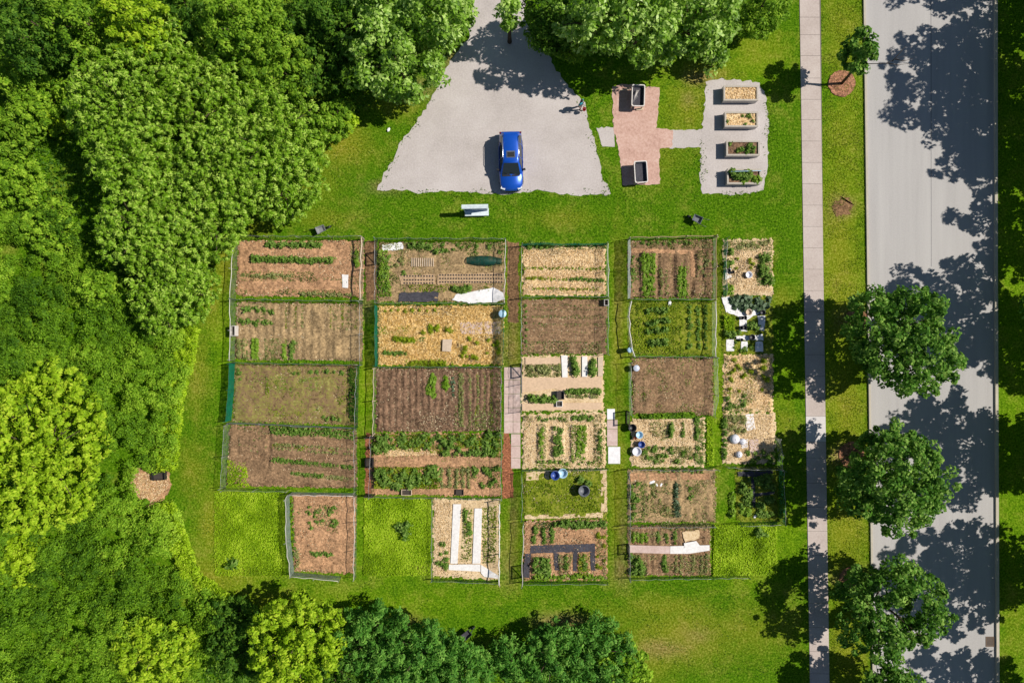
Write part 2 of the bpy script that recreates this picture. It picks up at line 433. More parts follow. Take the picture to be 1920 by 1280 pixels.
def tree(name, px, py, rad, top, mat, label, cat="tree", group=None, size=0.28, aspect=0.6, tuft=0.5, dens=1.0, per=60,
         base=0.2, seed=0, sx=1.0, sy=1.0, trunk=0.14, jit=0.4, basexy=None, up=0.7, fork=None, lumpy=0.28, flat=0.75):
    """trunk with limbs, and a crown of leaf tufts spread over an uneven dome"""
    rng = np.random.default_rng(1000 + seed)
    z0 = top * base; zc = z0 + (top - z0) * 0.42; hu, hd = top - zc - tuft * .6, zc - z0
    x, y = G(px, py, zc + hu * 0.45)
    bx, by = basexy if basexy else (x, y)
    root = tag(empty(name, bx, by), label, cat, group)
    dx, dy = x - bx, y - by
    R0 = max(0.3, rad - tuft * 0.8)
    n = int(dens * 2.6 * (R0 / tuft) ** 2 * (1 + 0.3 * (hu + hd) / rad)) + 8
    D = sphere_dirs(n, rng, -0.75)
    L = sphere_dirs(9, rng, -0.2)                          # bulges of the outline
    env = 1 - lumpy * 0.55 + lumpy * np.max(np.maximum(0, D @ L.T) ** 3, 1)
    q = env * (0.80 + 0.26 * rng.random(n)) * np.where(rng.random(n) < 0.18, 0.75, 1)
    hz = np.where(D[:, 2] > 0, hu, hd)
    C = np.column_stack([D[:, 0] * q * R0 * sx, D[:, 1] * q * R0 * sy, D[:, 2] * q * hz]) + np.array([dx, dy, zc])
    cr = tuft * (0.45 + 1.0 * rng.random(n) ** 1.3)
    if fork is not None:                                   # a gap in the crown
        keep = np.hypot(C[:, 0] - dx - fork[0], C[:, 1] - dy - fork[1]) > fork[2]
        C, cr = C[keep], cr[keep]
    V, F, A = clump_leaves(C, cr, per, size, aspect, rng, flat, up=up, jitter=jit)
    m = int(len(C) * 0.22); Di = sphere_dirs(m, rng, -0.8)                     # sparser inner leaves
    Ci = Di * (0.55 * rng.random(m) ** .5)[:, None] * np.array([R0 * sx, R0 * sy, (hu + hd) / 2]) + np.array([dx, dy, zc])
    if fork is not None: Ci = Ci[np.hypot(Ci[:, 0] - dx - fork[0], Ci[:, 1] - dy - fork[1]) > fork[2]]
    V2, F2, A2 = clump_leaves(Ci, np.full(len(Ci), tuft * 1.3), per // 2, size, aspect, rng, .8)
    V = np.vstack([V, V2]); F = np.vstack([F, F2 + len(V) - len(V2)]); A = np.append(A, A2)
    V[:, 2] = np.maximum(V[:, 2], 0.03)
    link("crown", quads_mesh("crown", V, F, mat, A), root)
    t = MB()
    t.tube([(0, 0, 0), (dx * 0.2, dy * 0.2, z0 * 0.7), (dx * 0.7, dy * 0.7, (z0 + zc) / 2), (dx, dy, zc + hu * 0.4)],
           [trunk * 1.25, trunk, trunk * 0.75, trunk * 0.3], 8)
    for c in C[:: max(1, len(C) // 12)][:12]:
        a = Vector((dx * 0.55, dy * 0.55, (z0 + zc) / 2 - 0.1)); b = Vector(c)
        t.tube([a, (a + b) / 2 + Vector((0, 0, 0.15 * hu)), b], [trunk * 0.5, trunk * 0.32, trunk * 0.1], 5)
    t.build("trunk", M["bark"], root)
    return root


def poly_px(pts): return [G(*p) for p in pts]


def rough_edge(pts, step, jit, rng):
    out = []
    n = len(pts)
    for i in range(n):
        a, b = np.array(pts[i]), np.array(pts[(i + 1) % n]); L = np.linalg.norm(b - a)
        k = max(1, int(L / step)); t = np.arange(k) / k
        out.append(a + (b - a) * t[:, None])
    P = np.vstack(out)
    return P + (rng.random(P.shape) - 0.5) * 2 * jit


def sheet(name, pts, z, mat, jit=0.0, step=0.25, seed=0, kind="structure", **kw):
    P = poly_px(pts)
    if jit: P = [tuple(p) for p in rough_edge(P, step, jit, np.random.default_rng(50 + seed))]
    me = bpy.data.meshes.new(name)
    me.from_pydata([(x, y, z) for x, y in P], [], [tuple(range(len(P)))])
    if me.polygons[0].normal.z < 0: me.flip_normals()
    me.update(); me.materials.append(mat)
    return tag(link(name, me), kind=kind, **kw)


PQ = {}
BEDS = []
def bedz(x, y):
    """height of the raised beds at a ground point"""
    z = np.zeros(np.shape(x))
    for x0, y0, x1, y1, h in BEDS:
        (a0, b0), (a1, b1) = G(x0, y1), G(x1, y0)
        z = z + h * ((x > a0) & (x < a1) & (y > b0) & (y < b1))
    return z
def plot(label, q, mat, furrow=None, amp=0.05, mounds=(), beds=(), seed=0, cat="garden plot", res=0.1, step=None, name="garden_plot", edge=0.12):
    """a cultivated bed: relief grid over the quad q (photo pixels, clockwise from top left)"""
    PQ[len(PQ)] = q; BEDS.extend(beds)
    a, b, c, d = [np.array(G(*p)) for p in q]
    L, W = np.linalg.norm(b - a), np.linalg.norm(d - a)
    nu, nv = max(4, int(L / res)), max(4, int(W / res))
    u, v = np.meshgrid(np.linspace(0, 1, nu), np.linspace(0, 1, nv))
    X = (1 - v) * ((1 - u) * a[0] + u * b[0]) + v * ((1 - u) * d[0] + u * c[0])
    Y = (1 - v) * ((1 - u) * a[1] + u * b[1]) + v * ((1 - u) * d[1] + u * c[1])
    rng = np.random.default_rng(300 + seed)
    if not any(w_ in label for w_ in ("board", "cloth", "plank", "fleece", "walks", "straw")): amp *= 1.6
    Z = amp * (vnoise(X + 50, Y + 50, 0.22, seed) * 0.7 + vnoise(X + 50, Y + 50, 0.7, seed + 1) * 0.8)
    if furrow:
        ax, sp, fa = furrow
        t = (X if ax == 'x' else Y) + 0.12 * (vnoise(X + 50, Y + 50, 1.2, seed + 2) - 0.5)
        Z += fa * (0.5 + 0.5 * np.sin(2 * np.pi * t / sp)) * np.clip(2.2 * vnoise(X + 50, Y + 50, 1.9, seed + 7) - .45, 0, 1)
    for mx, my, mr, mh in mounds:
        gx, gy = G(mx, my); Z += mh * np.exp(-((X - gx) ** 2 + (Y - gy) ** 2) / (mr * mr))
    for x0, y0, x1, y1, bh in beds:                       # raised beds with sloping sides
        (ax0, ay0), (ax1, ay1) = G(x0, y1), G(x1, y0)
        dd = np.minimum(np.minimum(X - ax0, ax1 - X), np.minimum(Y - ay0, ay1 - Y)); Z += bh * np.clip(dd / 0.12 + .5, 0, 1)
    bd = np.minimum(np.minimum(u, 1 - u) * L, np.minimum(v, 1 - v) * W)
    Z = 0.012 + Z * np.clip(bd / 0.25, 0, 1) + 0.01
    e = (bd < 1e-6)
    X = X + e * (rng.random(X.shape) - 0.5) * 2 * edge; Y = Y + e * (rng.random(X.shape) - 0.5) * 2 * edge
    o = np.array([(a[0] + c[0]) / 2, (a[1] + c[1]) / 2, 0])
    V = np.stack([X, Y, Z], 2).reshape(-1, 3) - o
    i = np.arange(nu * nv).reshape(nv, nu)
    F = np.stack([i[1:, :-1], i[1:, 1:], i[:-1, 1:], i[:-1, :-1]], 2).reshape(-1, 4)
    return tag(link(name, quads_mesh(name, V, F, mat, smooth=True), loc=tuple(o)), label, cat, "allotment garden plots")


def stuff_leaves(name, P, N, size, aspect, mat, rng, attr=None, droop=0.2, label=None, cat=None, T=None):
    V, F = leaf_quads(P, N, size, size * aspect, rng, droop, T)
    V[:, 2] = np.maximum(V[:, 2], 0.01)
    return tag(link(name, quads_mesh(name, V, F, mat, rng.random(len(P)) if attr is None else attr)), label, cat, kind="stuff")


def weeds(pts, n, label, mat="weed", size=0.2, h=0.25, seed=0, name="weeds", jit=0.4, patchy=0.0):
    rng = np.random.default_rng(700 + seed); p = scatter_in(poly_px(pts), n, rng)
    if patchy:
        k = vnoise(p[:, 0] + 50, p[:, 1] + 50, 0.9, seed + 5) > patchy; p = p[k]
    if name == "lawn_tufts":                               # none on the gravel, the pavers or the plots
        for q in ([(884, -300), (878, 70), (832, 135), (775, 235), (706, 356), (1143, 365), (1108, 245), (1068, 165), (985, 40), (975, -300)], [(1310, 150), (1440, 150), (1440, 366), (1312, 366)],
                  [(1116, 236), (1325, 236), (1325, 280), (1116, 280)], [(1148, 158), (1238, 158), (1238, 350), (1160, 350)], [(424, 446), (1450, 446), (1460, 978), (1340, 1080), (545, 1080), (540, 915), (424, 915)]):
            p = p[~inside(poly_px(q), p[:, 0], p[:, 1])]
    z = 0.04 + bedz(p[:, 0], p[:, 1]) + h * rng.random(len(p)) * (0.4 + 0.9 * vnoise(p[:, 0] + 50, p[:, 1] + 50, 0.8, seed))
    N = unit(np.array([0.15, 0, 1]) + rng.normal(size=(len(p), 3)) * jit)
    t = vnoise(p[:, 0] + 50, p[:, 1] + 50, 1.1, seed + 9)
    A = np.clip(0.5 + (t - 0.5) * 0.9 + (rng.random(len(p)) - 0.5) * 0.7, 0, 1)
    return stuff_leaves(name, np.column_stack([p, z]), N, size, 0.45, M[mat], rng, A, label=label, cat="weeds")


def straw(pts, n, seed=0, label="loose golden straw spread over the plot", mat="strawleaf", L=0.17, z=0.05):
    rng = np.random.default_rng(800 + seed); p = scatter_in(poly_px(pts), n, rng)
    N = unit(np.array([0, 0, 1]) + rng.normal(size=(n, 3)) * 0.35)
    return stuff_leaves("straw", np.column_stack([p, z + bedz(p[:, 0], p[:, 1]) + 0.08 * rng.random(n)]), N, L, 0.20, M[mat], rng, label=label, cat="straw", droop=0.05)


# ------------------------------------------------------------------ ground, road, paths
def lawn():
    nx, ny = 340, 232
    x, y = np.meshgrid(np.linspace(-42.5, 42.5, nx), np.linspace(-29, 29, ny))
    z = 0.0 * x
    V = np.stack([x, y, z], 2).reshape(-1, 3)
    i = np.arange(nx * ny).reshape(ny, nx)
    F = np.stack([i[:-1, :-1], i[:-1, 1:], i[1:, 1:], i[1:, :-1]], 2).reshape(-1, 4)
    me = quads_mesh("lawn", V, F, M["lawn"])
    px, py = x * PPM + 960, 640 - y * PPM
    def blobs(lst):
        f = np.zeros(x.shape)
        for cx, cy, rx, ry, s in lst: f = np.maximum(f, s * np.exp(-(((px - cx) / rx) ** 2 + ((py - cy) / ry) ** 2)))
        return f
    dry = blobs([(640, 270, 60, 40, .9), (560, 340, 70, 50, .6), (740, 190, 40, 30, .7), (420, 480, 20, 90, .8), (395, 560, 20, 60, .7),
                 (370, 700, 25, 90, .55), (360, 880, 30, 60, .5), (400, 980, 30, 60, .75), (400, 1080, 80, 40, .7), (520, 1130, 90, 26, .55),
                 (760, 1170, 60, 20, .4), (1180, 1150, 90, 24, .4), (1280, 1190, 120, 50, .75), (1250, 1140, 90, 25, .6), (1230, 1230, 50, 50, .6),
                 (1290, 200, 50, 60, .65), (1250, 290, 50, 60, .4), (1060, 410, 90, 20, .45), (1575, 480, 40, 220, .75), (1585, 760, 40, 120, .8),
                 (1585, 1000, 45, 90, .8), (1590, 1210, 40, 90, .8), (1580, 60, 40, 90, .55), (1580, 250, 40, 90, .45), (1320, 140, 60, 30, .8),
                 (1470, 560, 30, 30, .6), (1470, 790, 25, 40, .5), (1400, 1180, 100, 50, .5), (1350, 30, 20, 20, .4), (1420, 90, 60, 50, .4),
                 (693, 690, 15, 60, .5), (962, 540, 16, 60, .6), (962, 1010, 20, 90, .5), (1160, 500, 16, 60, .6), (1160, 950, 18, 90, .55),
                 (600, 410, 60, 20, .5), (480, 425, 30, 20, .6), (1900, 1150, 20, 100, .3), (1160, 600, 14, 160, .75), (1158, 930, 16, 160, .7), (962, 640, 14, 60, .9), (1250, 1210, 110, 40, .75), (1345, 560, 8, 140, .6), (1590, 640, 30, 640, .35)])
    lime = blobs([(470, 1000, 80, 100, .8), (745, 1000, 70, 90, .9), (1400, 1030, 70, 60, .85), (1580, 640, 50, 700, .45), (700, 1130, 330, 40, .35),
                  (1170, 620, 15, 100, .5), (1345, 750, 12, 120, .5), (685, 730, 15, 80, .6), (1480, 720, 25, 60, .5), (420, 640, 30, 80, .5), (1480, 1000, 30, 60, .5),
                  (1240, 190, 90, 60, .3), (1900, 700, 50, 700, .35), (1420, 110, 60, 60, .45)])
    bare = blobs([(1310, 145, 30, 14, .75), (1290, 185, 14, 14, .4), (845, 130, 14, 60, .5), (790, 165, 20, 20, .5), (955, 1060, 14, 40, .35), (790, 1065, 14, 10, .8),
                  (1580, 388, 20, 20, .8), (720, 350, 30, 14, .6), (430, 440, 18, 10, .6), (1605, 600, 36, 22, .9), (1580, 855, 36, 22, .8), (1600, 1085, 34, 20, .9),
                  (600, 1150, 40, 14, .5), (640, 1160, 40, 14, .5), (1060, 1165, 60, 14, .7), (760, 1170, 40, 14, .5), (690, 570, 10, 30, .5), (962, 620, 10, 60, .45), (1165, 1065, 14, 30, .5), (830, 160, 20, 50, .45), (955, 650, 14, 40, .5), (1160, 560, 10, 80, .28), (1240, 1215, 50, 18, .45), (962, 980, 8, 60, .35), (1168, 1000, 8, 60, .4), (1310, 1190, 30, 16, .35)])
    for nm, f in (("dry", dry), ("lime", lime), ("bare", bare)):
        a = me.attributes.new(nm, 'FLOAT', 'POINT'); a.data.foreach_set("value", f.astype(np.float32).ravel())
    tag(link("lawn", me), kind="structure")
    m = MB()                                               # land beyond the lawn, as a frame round it
    for x0, x1, y0, y1 in ((-900, -42.5, -900, 900), (42.5, 900, -900, 900), (-42.5, 42.5, 29, 900), (-42.5, 42.5, -900, -29)):
        m.add([(x0, y0, 0), (x1, y0, 0), (x1, y1, 0), (x0, y1, 0)], [(0, 1, 2, 3)])
    tag(m.build("surrounding_ground", M["lawn"]), kind="structure")


lawn()
# road: between kerbs; slightly sunk is not needed, kerbs stand proud of it
sheet("road", [(1608, -900), (1866, -900), (1873, 2200), (1649, 2200)], 0.004, M["road"])
sheet("road_joint", [(1743.5, -900), (1745, -900), (1747, 500), (1745.5, 500)], 0.008, plain("joint", (0.2, 0.19, 0.19)))
def strip(name, pts, width, z0, z1, mat, **kw):
    m = MB()
    for (x0, y0), (x1, y1) in zip(pts[:-1], pts[1:]):
        d = Vector((x1 - x0, y1 - y0, 0)).normalized(); n = Vector((-d.y, d.x, 0)) * width / 2
        a, b = Vector((x0, y0, 0)), Vector((x1, y1, 0))
        p = [a - n, b - n, b + n, a + n]
        m.prism([(q.x, q.y) for q in p], z0, z1)
    return tag(m.build(name, mat), kind="structure", **kw)
strip("kerb", [G(1608, -900), G(1628, 640), G(1649, 2200)], 0.15, 0, 0.13, M["kerb"])
strip("kerb", [G(1865.5, -900), G(1866, 500), G(1873, 2200)], 0.22, 0, 0.14, M["kerb"])
sheet("sidewalk_base", [(1497, -400), (1535, -400), (1555, 1700), (1525, 1700)], 0.006, plain("joint_dark", (0.12, 0.10, 0.08)))
def sidewalk():
    cuts = [-380, -330, -285, -240, -200, -160, -118, -78, -40, 0, 33, 66, 105, 147, 187, 225, 265, 305, 345, 385, 425, 465, 505, 545, 585, 625, 665, 705, 745, 780]
    cuts2 = [828, 858, 905, 950, 995, 1040, 1085, 1130, 1175, 1220, 1262, 1305, 1350, 1400, 1450, 1500, 1600]
    def xl(y): return 1499 + y * 0.0152
    def wd(y): return 37 + y * -0.0005
    def slab(m, y0, y1):
        a = [(xl(y0), y0 + .25), (xl(y0) + wd(y0), y0 + .25), (xl(y1) + wd(y1), y1 - .25), (xl(y1), y1 - .25)]
        m.prism(poly_px(a)[::-1], 0, 0.035 + R.random() * 0.004)
    m = MB()
    for c in (cuts, cuts2):
        for a, b in zip(c[:-1], c[1:]): slab(m, a, b)
    tag(m.build("sidewalk", M["walk"]), kind="structure")
    m = MB(); slab(m, 780, 828)
    tag(m.build("sidewalk_repair", M["walknew"]), kind="structure")
sidewalk()
# gravel lot with its drive to the north, gravel and paver terraces
sheet("gravel_lot", [(884, -300), (884, 30), (878, 70), (850, 105), (832, 135), (806, 190), (775, 235), (750, 268), (735, 300), (712, 345), (706, 356), (745, 356), (790, 362),
                     (860, 357), (930, 364), (1010, 358), (1080, 366), (1143, 365), (1142, 352), (1128, 330), (1120, 290), (1108, 245), (1095, 195), (1068, 165), (1040, 125),
                     (1005, 70), (985, 40), (975, -300)], 0.008, M["gravel"], 0.12, 0.3, 1)
sheet("gravel_path", [(1118, 240), (1152, 238), (1152, 275), (1130, 275)], 0.010, M["gravel"], 0.06, 0.2, 2)
sheet("gravel_path", [(1258, 245), (1322, 243), (1322, 277), (1256, 278)], 0.010, M["gravel"], 0.07, 0.2, 3)
sheet("gravel_terrace", [(1324, 154), (1345, 148), (1424, 154), (1436, 182), (1441, 230), (1440, 300), (1433, 355), (1405, 362), (1370, 366), (1316, 362), (1312, 330), (1316, 250)], 0.014, M["gravel"], 0.10, 0.25, 4)
sheet("paver_terrace", [(1148, 163), (1170, 158), (1237, 165), (1234, 205), (1230, 240), (1262, 244), (1260, 276), (1236, 280), (1238, 345), (1168, 348), (1160, 280), (1150, 240)], 0.018, M["paver"], 0.06, 0.2, 5)
# paths between the plots
sheet("brown_chip_path", [(684, 452), (706, 450), (706, 562), (686, 565)], 0.010, M["brownchips"], 0.08, 0.2, 6)
sheet("red_chip_path", [(686, 810), (696, 812), (697, 925), (684, 925)], 0.010, M["chips"], 0.08, 0.2, 7)
sheet("brown_chip_path", [(951, 452), (973, 455), (972, 560), (972, 605), (953, 605)], 0.010, M["brownchips"], 0.10, 0.2, 8)
sheet("red_chip_path", [(943, 812), (956, 810), (962, 880), (963, 932), (942, 934)], 0.012, M["chips"], 0.08, 0.2, 9)
def slabs(name, xs, ys, mat, z, shrink=0.6, skew=0.0):
    m = MB()
    for y0, y1 in zip(ys[:-1], ys[1:]):
        for x0, x1 in zip(xs[:-1], xs[1:]):
            o = skew * (y0 - ys[0])
            m.prism(poly_px([(x0 + o + shrink * .5, y0 + shrink * .5), (x1 + o - shrink * .5, y0 + shrink * .5), (x1 + o - shrink * .5, y1 - shrink * .5), (x0 + o + shrink * .5, y1 - shrink * .5)])[::-1], 0.0, z + R.random() * 0.006)
    return tag(m.build(name, mat), kind="structure")
slabs("paver_path", [945, 962, 976], [688, 712, 738, 764, 790, 812], M["slab"], 0.03)
slabs("paver_path", [958, 976], [813, 836, 858, 878], M["slab"], 0.03)
slabs("slab_path", [1138, 1153], [766, 786], M["whitefab"], 0.03)
slabs("slab_path", [1138, 1158], [786.5, 804, 836], M["slab"], 0.03)
slabs("slab_path", [1140, 1163], [837, 869], M["whitefab"], 0.03)

# ------------------------------------------------------------------ garden plots
P = {}
P["A1"] = plot("plot of reddish mulch with two dark green rows, beside the sumac corner", [(447, 451), (682, 451), (681, 557), (443, 554)], M["soil_red"], ('y', 1.15, 0.05), seed=1)
P["A2"] = plot("tan soil plot with small round mounds, below the reddish mulch plot", [(445, 566), (681, 570), (680, 676), (441, 673)], M["soil_tan"], ('x', 0.6, 0.08), mounds=[(597, 590, .3, .22), (597, 607, .3, .22), (630, 648, .35, .22), (630, 664, .35, .2)], seed=2)
P["A3"] = plot("patchy weedy brown plot behind the leaning green net fence", [(440, 683), (670, 685), (669, 796), (438, 790)], M["soil_weedy"], None, 0.07, mounds=[(465, 768, .4, .18), (650, 785, .35, .16), (500, 692, .3, .1)], beds=[(500, 706, 650, 730, 0.06), (480, 740, 600, 775, 0.06)], seed=3)
P["A4"] = plot("brown plot with four long crop rows at the bottom of the leftmost column", [(431, 796), (668, 806), (669, 914), (425, 910)], M["soil_brown"], ('y', 1.1, 0.10), beds=[(450, 816, 502, 846, 0.12), (510, 799, 666, 824, 0.1), (510, 828, 666, 854, 0.1), (508, 857, 666, 880, 0.1)], seed=4)
P["B1"] = plot("tan plot with seed holes and a white sheet, second from left in the top row", [(710, 455), (946, 455), (946, 566), (708, 566)], M["soil_tan"], None, 0.05, beds=[(716, 478, 760, 502, 0.1), (822, 482, 870, 506, 0.08)], seed=5)
P["B2"] = plot("golden straw plot with green net fence, in the middle left", [(710, 573), (945, 572), (942, 683), (709, 684)], M["gold"], None, 0.10, seed=6)
P["B3"] = plot("dark bare soil plot with lettuce patches, under the golden straw plot", [(706, 690), (939, 690), (939, 807), (705, 809)], M["soil_dark"], ('x', 0.5, 0.11), seed=7)
P["B4"] = plot("lush overgrown plot crossed by a reddish chip path", [(700, 812), (938, 812), (938, 930), (697, 926)], M["soil_red"], None, 0.05, beds=[(702, 815, 936, 838, 0.12), (704, 874, 822, 914, 0.16)], seed=8)
P["A6"] = plot("light brown plot inside the pale grey net fence", [(548, 926), (668, 928), (664, 1075), (552, 1069)], M["soil_red"], None, 0.06, seed=9)
P["B6"] = plot("pale straw plot with white board walkways", [(812, 934), (936, 936), (936, 1086), (812, 1080)], M["paleStraw"], None, 0.04, seed=10)
P["C1"] = plot("golden straw plot behind the teal net, third from left in the top row", [(980, 462), (1135, 461), (1135, 553), (980, 553)], M["straw"], ('y', 0.9, 0.06), seed=11)
P["C2"] = plot("brown plot dotted with fine seedling rows, below the straw plot", [(980, 561), (1137, 561), (1136, 662), (979, 664)], M["soil_brown"], ('y', 0.5, 0.06), seed=12)
P["C3"] = plot("plot of pine board walks around narrow beds", [(979, 667), (1132, 665), (1132, 770), (978, 770)], M["paleStraw"], None, 0.03, seed=13)
P["C4"] = plot("straw plot with four upright green beds, between the paver path and pale slabs", [(979, 776), (1135, 772), (1136, 878), (979, 878)], M["paleStraw"], None, 0.06, beds=[(1009, 794, 1024, 862, 0.12), (1036, 798, 1058, 858, 0.14), (1071, 796, 1100, 862, 0.14), (1116, 794, 1130, 866, 0.1), (985, 778, 1130, 790, 0.12)], seed=14)
P["C5"] = plot("grassy plot with a blue tub and a black composter", [(981, 882), (1138, 880), (1138, 972), (981, 972)], M["soil_green"], None, 0.05, seed=15)
P["C6"] = plot("plot with dark cloth walks in a comb shape", [(983, 976), (1138, 974), (1138, 1086), (981, 1086)], M["soil_red"], None, 0.05, beds=[(997, 1038, 1034, 1080, 0.12), (1050, 1038, 1072, 1076, 0.1), (1086, 1038, 1104, 1076, 0.1)], seed=16)
P["D1"] = plot("brown plot with two bright lettuce columns, behind the dark net fence", [(1178, 452), (1336, 449), (1335, 558), (1178, 558)], M["soil_brown"], ('x', 0.9, 0.06), beds=[(1201, 474, 1228, 556, 0.16), (1236, 476, 1257, 556, 0.12), (1266, 478, 1290, 556, 0.16), (1305, 474, 1334, 518, 0.1), (1300, 526, 1334, 553, 0.15)], seed=17)
P["D2"] = plot("green weedy plot with dark bush rows, below the lettuce columns", [(1180, 566), (1334, 566), (1335, 666), (1178, 664)], M["soil_green"], None, 0.06, seed=18)
P["D3"] = plot("brown plot thinly covered by weeds, under the dark bush rows", [(1184, 671), (1337, 671), (1338, 778), (1186, 776)], M["soil_brown"], None, 0.06, beds=[(1206, 690, 1300, 770, 0.06)], seed=19)
P["D4"] = plot("straw plot with tubs and buckets along its left edge", [(1184, 784), (1322, 782), (1321, 874), (1182, 874)], M["paleStraw"], None, 0.06, seed=20)
P["D5"] = plot("brown plot with white stones and a blue-green hedge row", [(1177, 880), (1342, 880), (1342, 978), (1177, 978)], M["soil_tan"], ('x', 0.8, 0.08), seed=21)
P["D6"] = plot("plot split by a long pale plank walk, bottom of the fourth column", [(1177, 986), (1332, 984), (1332, 1078), (1178, 1078)], M["soil_brown"], ('x', 0.5, 0.09), seed=22)
P["E1"] = plot("unfenced straw plot at the top of the right edge column", [(1356, 450), (1449, 448), (1449, 555), (1356, 555)], M["paleStraw"], None, 0.07, seed=23)
P["E2"] = plot("plot covered in white fleece with black pots", [(1354, 556), (1449, 556), (1448, 663), (1354, 663)], M["soil_green"], None, 0.05, seed=24)
P["E3"] = plot("straw heaps plot half shaded by the street tree", [(1356, 664.5), (1449, 664.5), (1449, 773), (1356, 773)], M["straw"], None, 0.10, seed=25)
P["E4"] = plot("straw plot with white domes and pale squares", [(1356, 774.5), (1453, 774.5), (1453, 868), (1354, 868)], M["paleStraw"], None, 0.07, seed=26)
P["E5"] = plot("shaded plot of dark green beds with grey walks, right edge column", [(1379, 874), (1458, 874), (1458, 976), (1381, 976)], M["soil_green"], None, 0.05, seed=27)
PQ = dict(zip(P.keys(), PQ.values()))
# bare strips and coverings lying on plots
def patch(name, pts, z, mat, label, cat, seed=0, jit=0.05, thick=0.012):
    Pp = rough_edge(poly_px(pts), 0.2, jit, np.random.default_rng(90 + seed)) if jit else np.array(poly_px(pts))
    c = Pp.mean(0); q = [tuple(p - c) for p in Pp]
    area = sum(q[i][0] * q[(i + 1) % len(q)][1] - q[(i + 1) % len(q)][0] * q[i][1] for i in range(len(q)))
    if area < 0: q = q[::-1]
    return tag(MB().prism(q, 0, thick).build(name, mat, loc=(c[0], c[1], z)), label, cat)
Z1 = 0.11
patch("white_sheet", [(848, 563), (854, 553), (885, 546), (925, 540), (943, 548), (946, 562), (930, 566), (880, 568)], Z1, M["whitefab"], "large white sheet lying along the lower edge of the seed-hole plot", "ground sheet", 1)
patch("black_sheet", [(750, 548), (822, 547), (822, 565), (748, 566)], Z1, M["cloth"], "dark crumpled sheet left of the large white sheet", "ground sheet", 2)
patch("white_cover", [(716, 459), (755, 455), (757, 468), (717, 471)], Z1, M["whitefab"], "small white crumpled cover in the top left of the seed-hole plot", "ground sheet", 3)
patch("white_board", [(642, 515), (654, 515), (653, 540), (643, 539)], Z1, M["white"], "small white board lying on the reddish mulch plot", "board", 4, 0.02, 0.03)
patch("wood_panel", [(831, 636), (849, 636), (846, 659), (830, 658)], 0.32, M["palewood"], "pale wood panel propped on the golden straw plot", "board", 5, 0.0, 0.04)
patch("cardboard_sheet", [(862, 605), (905, 603), (905, 625), (866, 627)], 0.14, M["slab"], "pinkish cardboard sheet in the golden straw plot, left of its twin", "cardboard", 6, 0.04)
patch("cardboard_sheet", [(908, 603), (940, 603), (940, 626), (908, 626)], 0.14, M["slab"], "pinkish cardboard sheet in the golden straw plot, against the right fence", "cardboard", 7, 0.04)
WB = "white boards laid as walks"
patch("walk_board", [(850, 944), (865, 944), (858, 1055), (845, 1055)], 0.075, M["white"], "long white board walk on the left side of the pale straw plot", "board", 8, 0.0, 0.04)
patch("walk_board", [(890, 952), (904, 952), (901, 1055), (886, 1055)], 0.075, M["white"], "long white board walk down the middle of the pale straw plot", "board", 9, 0.0, 0.04)
patch("walk_board", [(842, 1057), (901, 1056.5), (901, 1070), (842, 1067)], 0.075, M["white"], "cross board joining the two long white walks at their lower ends", "board", 10, 0.0, 0.04)
patch("walk_board", [(902, 1057.5), (934, 1077), (934, 1083), (908, 1080), (902, 1073)], 0.07, M["white"], "slanted white board running to the lower right corner of the pale straw plot", "board", 11, 0.0, 0.04)
for k, (pts, lab) in enumerate((([(994, 1022), (1115, 1018), (1115, 1033), (994, 1036)], "long dark cloth walk across the comb-shaped walks"),
                                ([(985, 1036.5), (996, 1036.5), (992, 1082), (980, 1082)], "dark cloth strip at the left end of the comb-shaped walks"),
                                ([(1038, 1035.5), (1047, 1035), (1048, 1068), (1040, 1068)], "dark cloth tooth left of centre in the comb-shaped walks"),
                                ([(1074, 1034.5), (1083, 1034), (1081, 1070), (1074, 1070)], "dark cloth tooth right of centre in the comb-shaped walks"),
                                ([(1106, 1034), (1115, 1033.5), (1116, 1068), (1108, 1068)], "dark cloth tooth at the right end of the comb-shaped walks"))):
    patch("weed_cloth", pts, 0.085, M["cloth"], lab, "ground cloth", 20 + k, 0.03)
PL = M["plank"]
patch("board_walk", [(979, 708), (1128, 706), (1128, 736), (1064, 737), (1040, 728), (979, 736)], 0.07, PL, "broad pine board walk across the middle of the boarded plot", "board", 30, 0.0, 0.05)
patch("board_walk", [(979, 756), (1128, 754), (1128, 767), (979, 769)], 0.07, PL, "pine board walk along the bottom of the boarded plot", "board", 31, 0.0, 0.05)
patch("board_walk", [(985, 670.5), (1050, 670), (1050, 682), (985, 683)], 0.07, PL, "short pine board above the dry grass bed", "board", 32, 0.0, 0.05)
patch("white_board", [(1052, 666), (1064, 666), (1064, 707), (1054, 707)], 0.075, M["white"], "upright white board between the dry grass bed and the green beds", "board", 33, 0.0, 0.06)
patch("white_board", [(1091, 668), (1101, 668), (1101, 706), (1091, 706)], 0.075, M["white"], "upright white board between the two green beds", "board", 34, 0.0, 0.06)
patch("white_board", [(1121, 669), (1130, 669), (1130, 705), (1121, 705)], 0.075, M["palewood"], "pale plank at the right end of the green beds", "board", 35, 0.0, 0.06)
patch("plank_walk", [(1179, 1020), (1255, 1022), (1255, 1036), (1179, 1034)], 0.15, M["slab"], "pinkish half of the long plank walk, by the fence", "board", 36, 0.0, 0.05)
patch("plank_walk", [(1255.6, 1022), (1329, 1020), (1329, 1030), (1290, 1036), (1255.6, 1036)], 0.15, M["white"], "whitish half of the long plank walk", "board", 37, 0.0, 0.05)
patch("white_board", [(1281, 1016), (1304, 1012), (1312, 1022), (1282, 1025)], 0.20, M["white"], "short white board lying slanted on the plank walk", "board", 38, 0.0, 0.03)
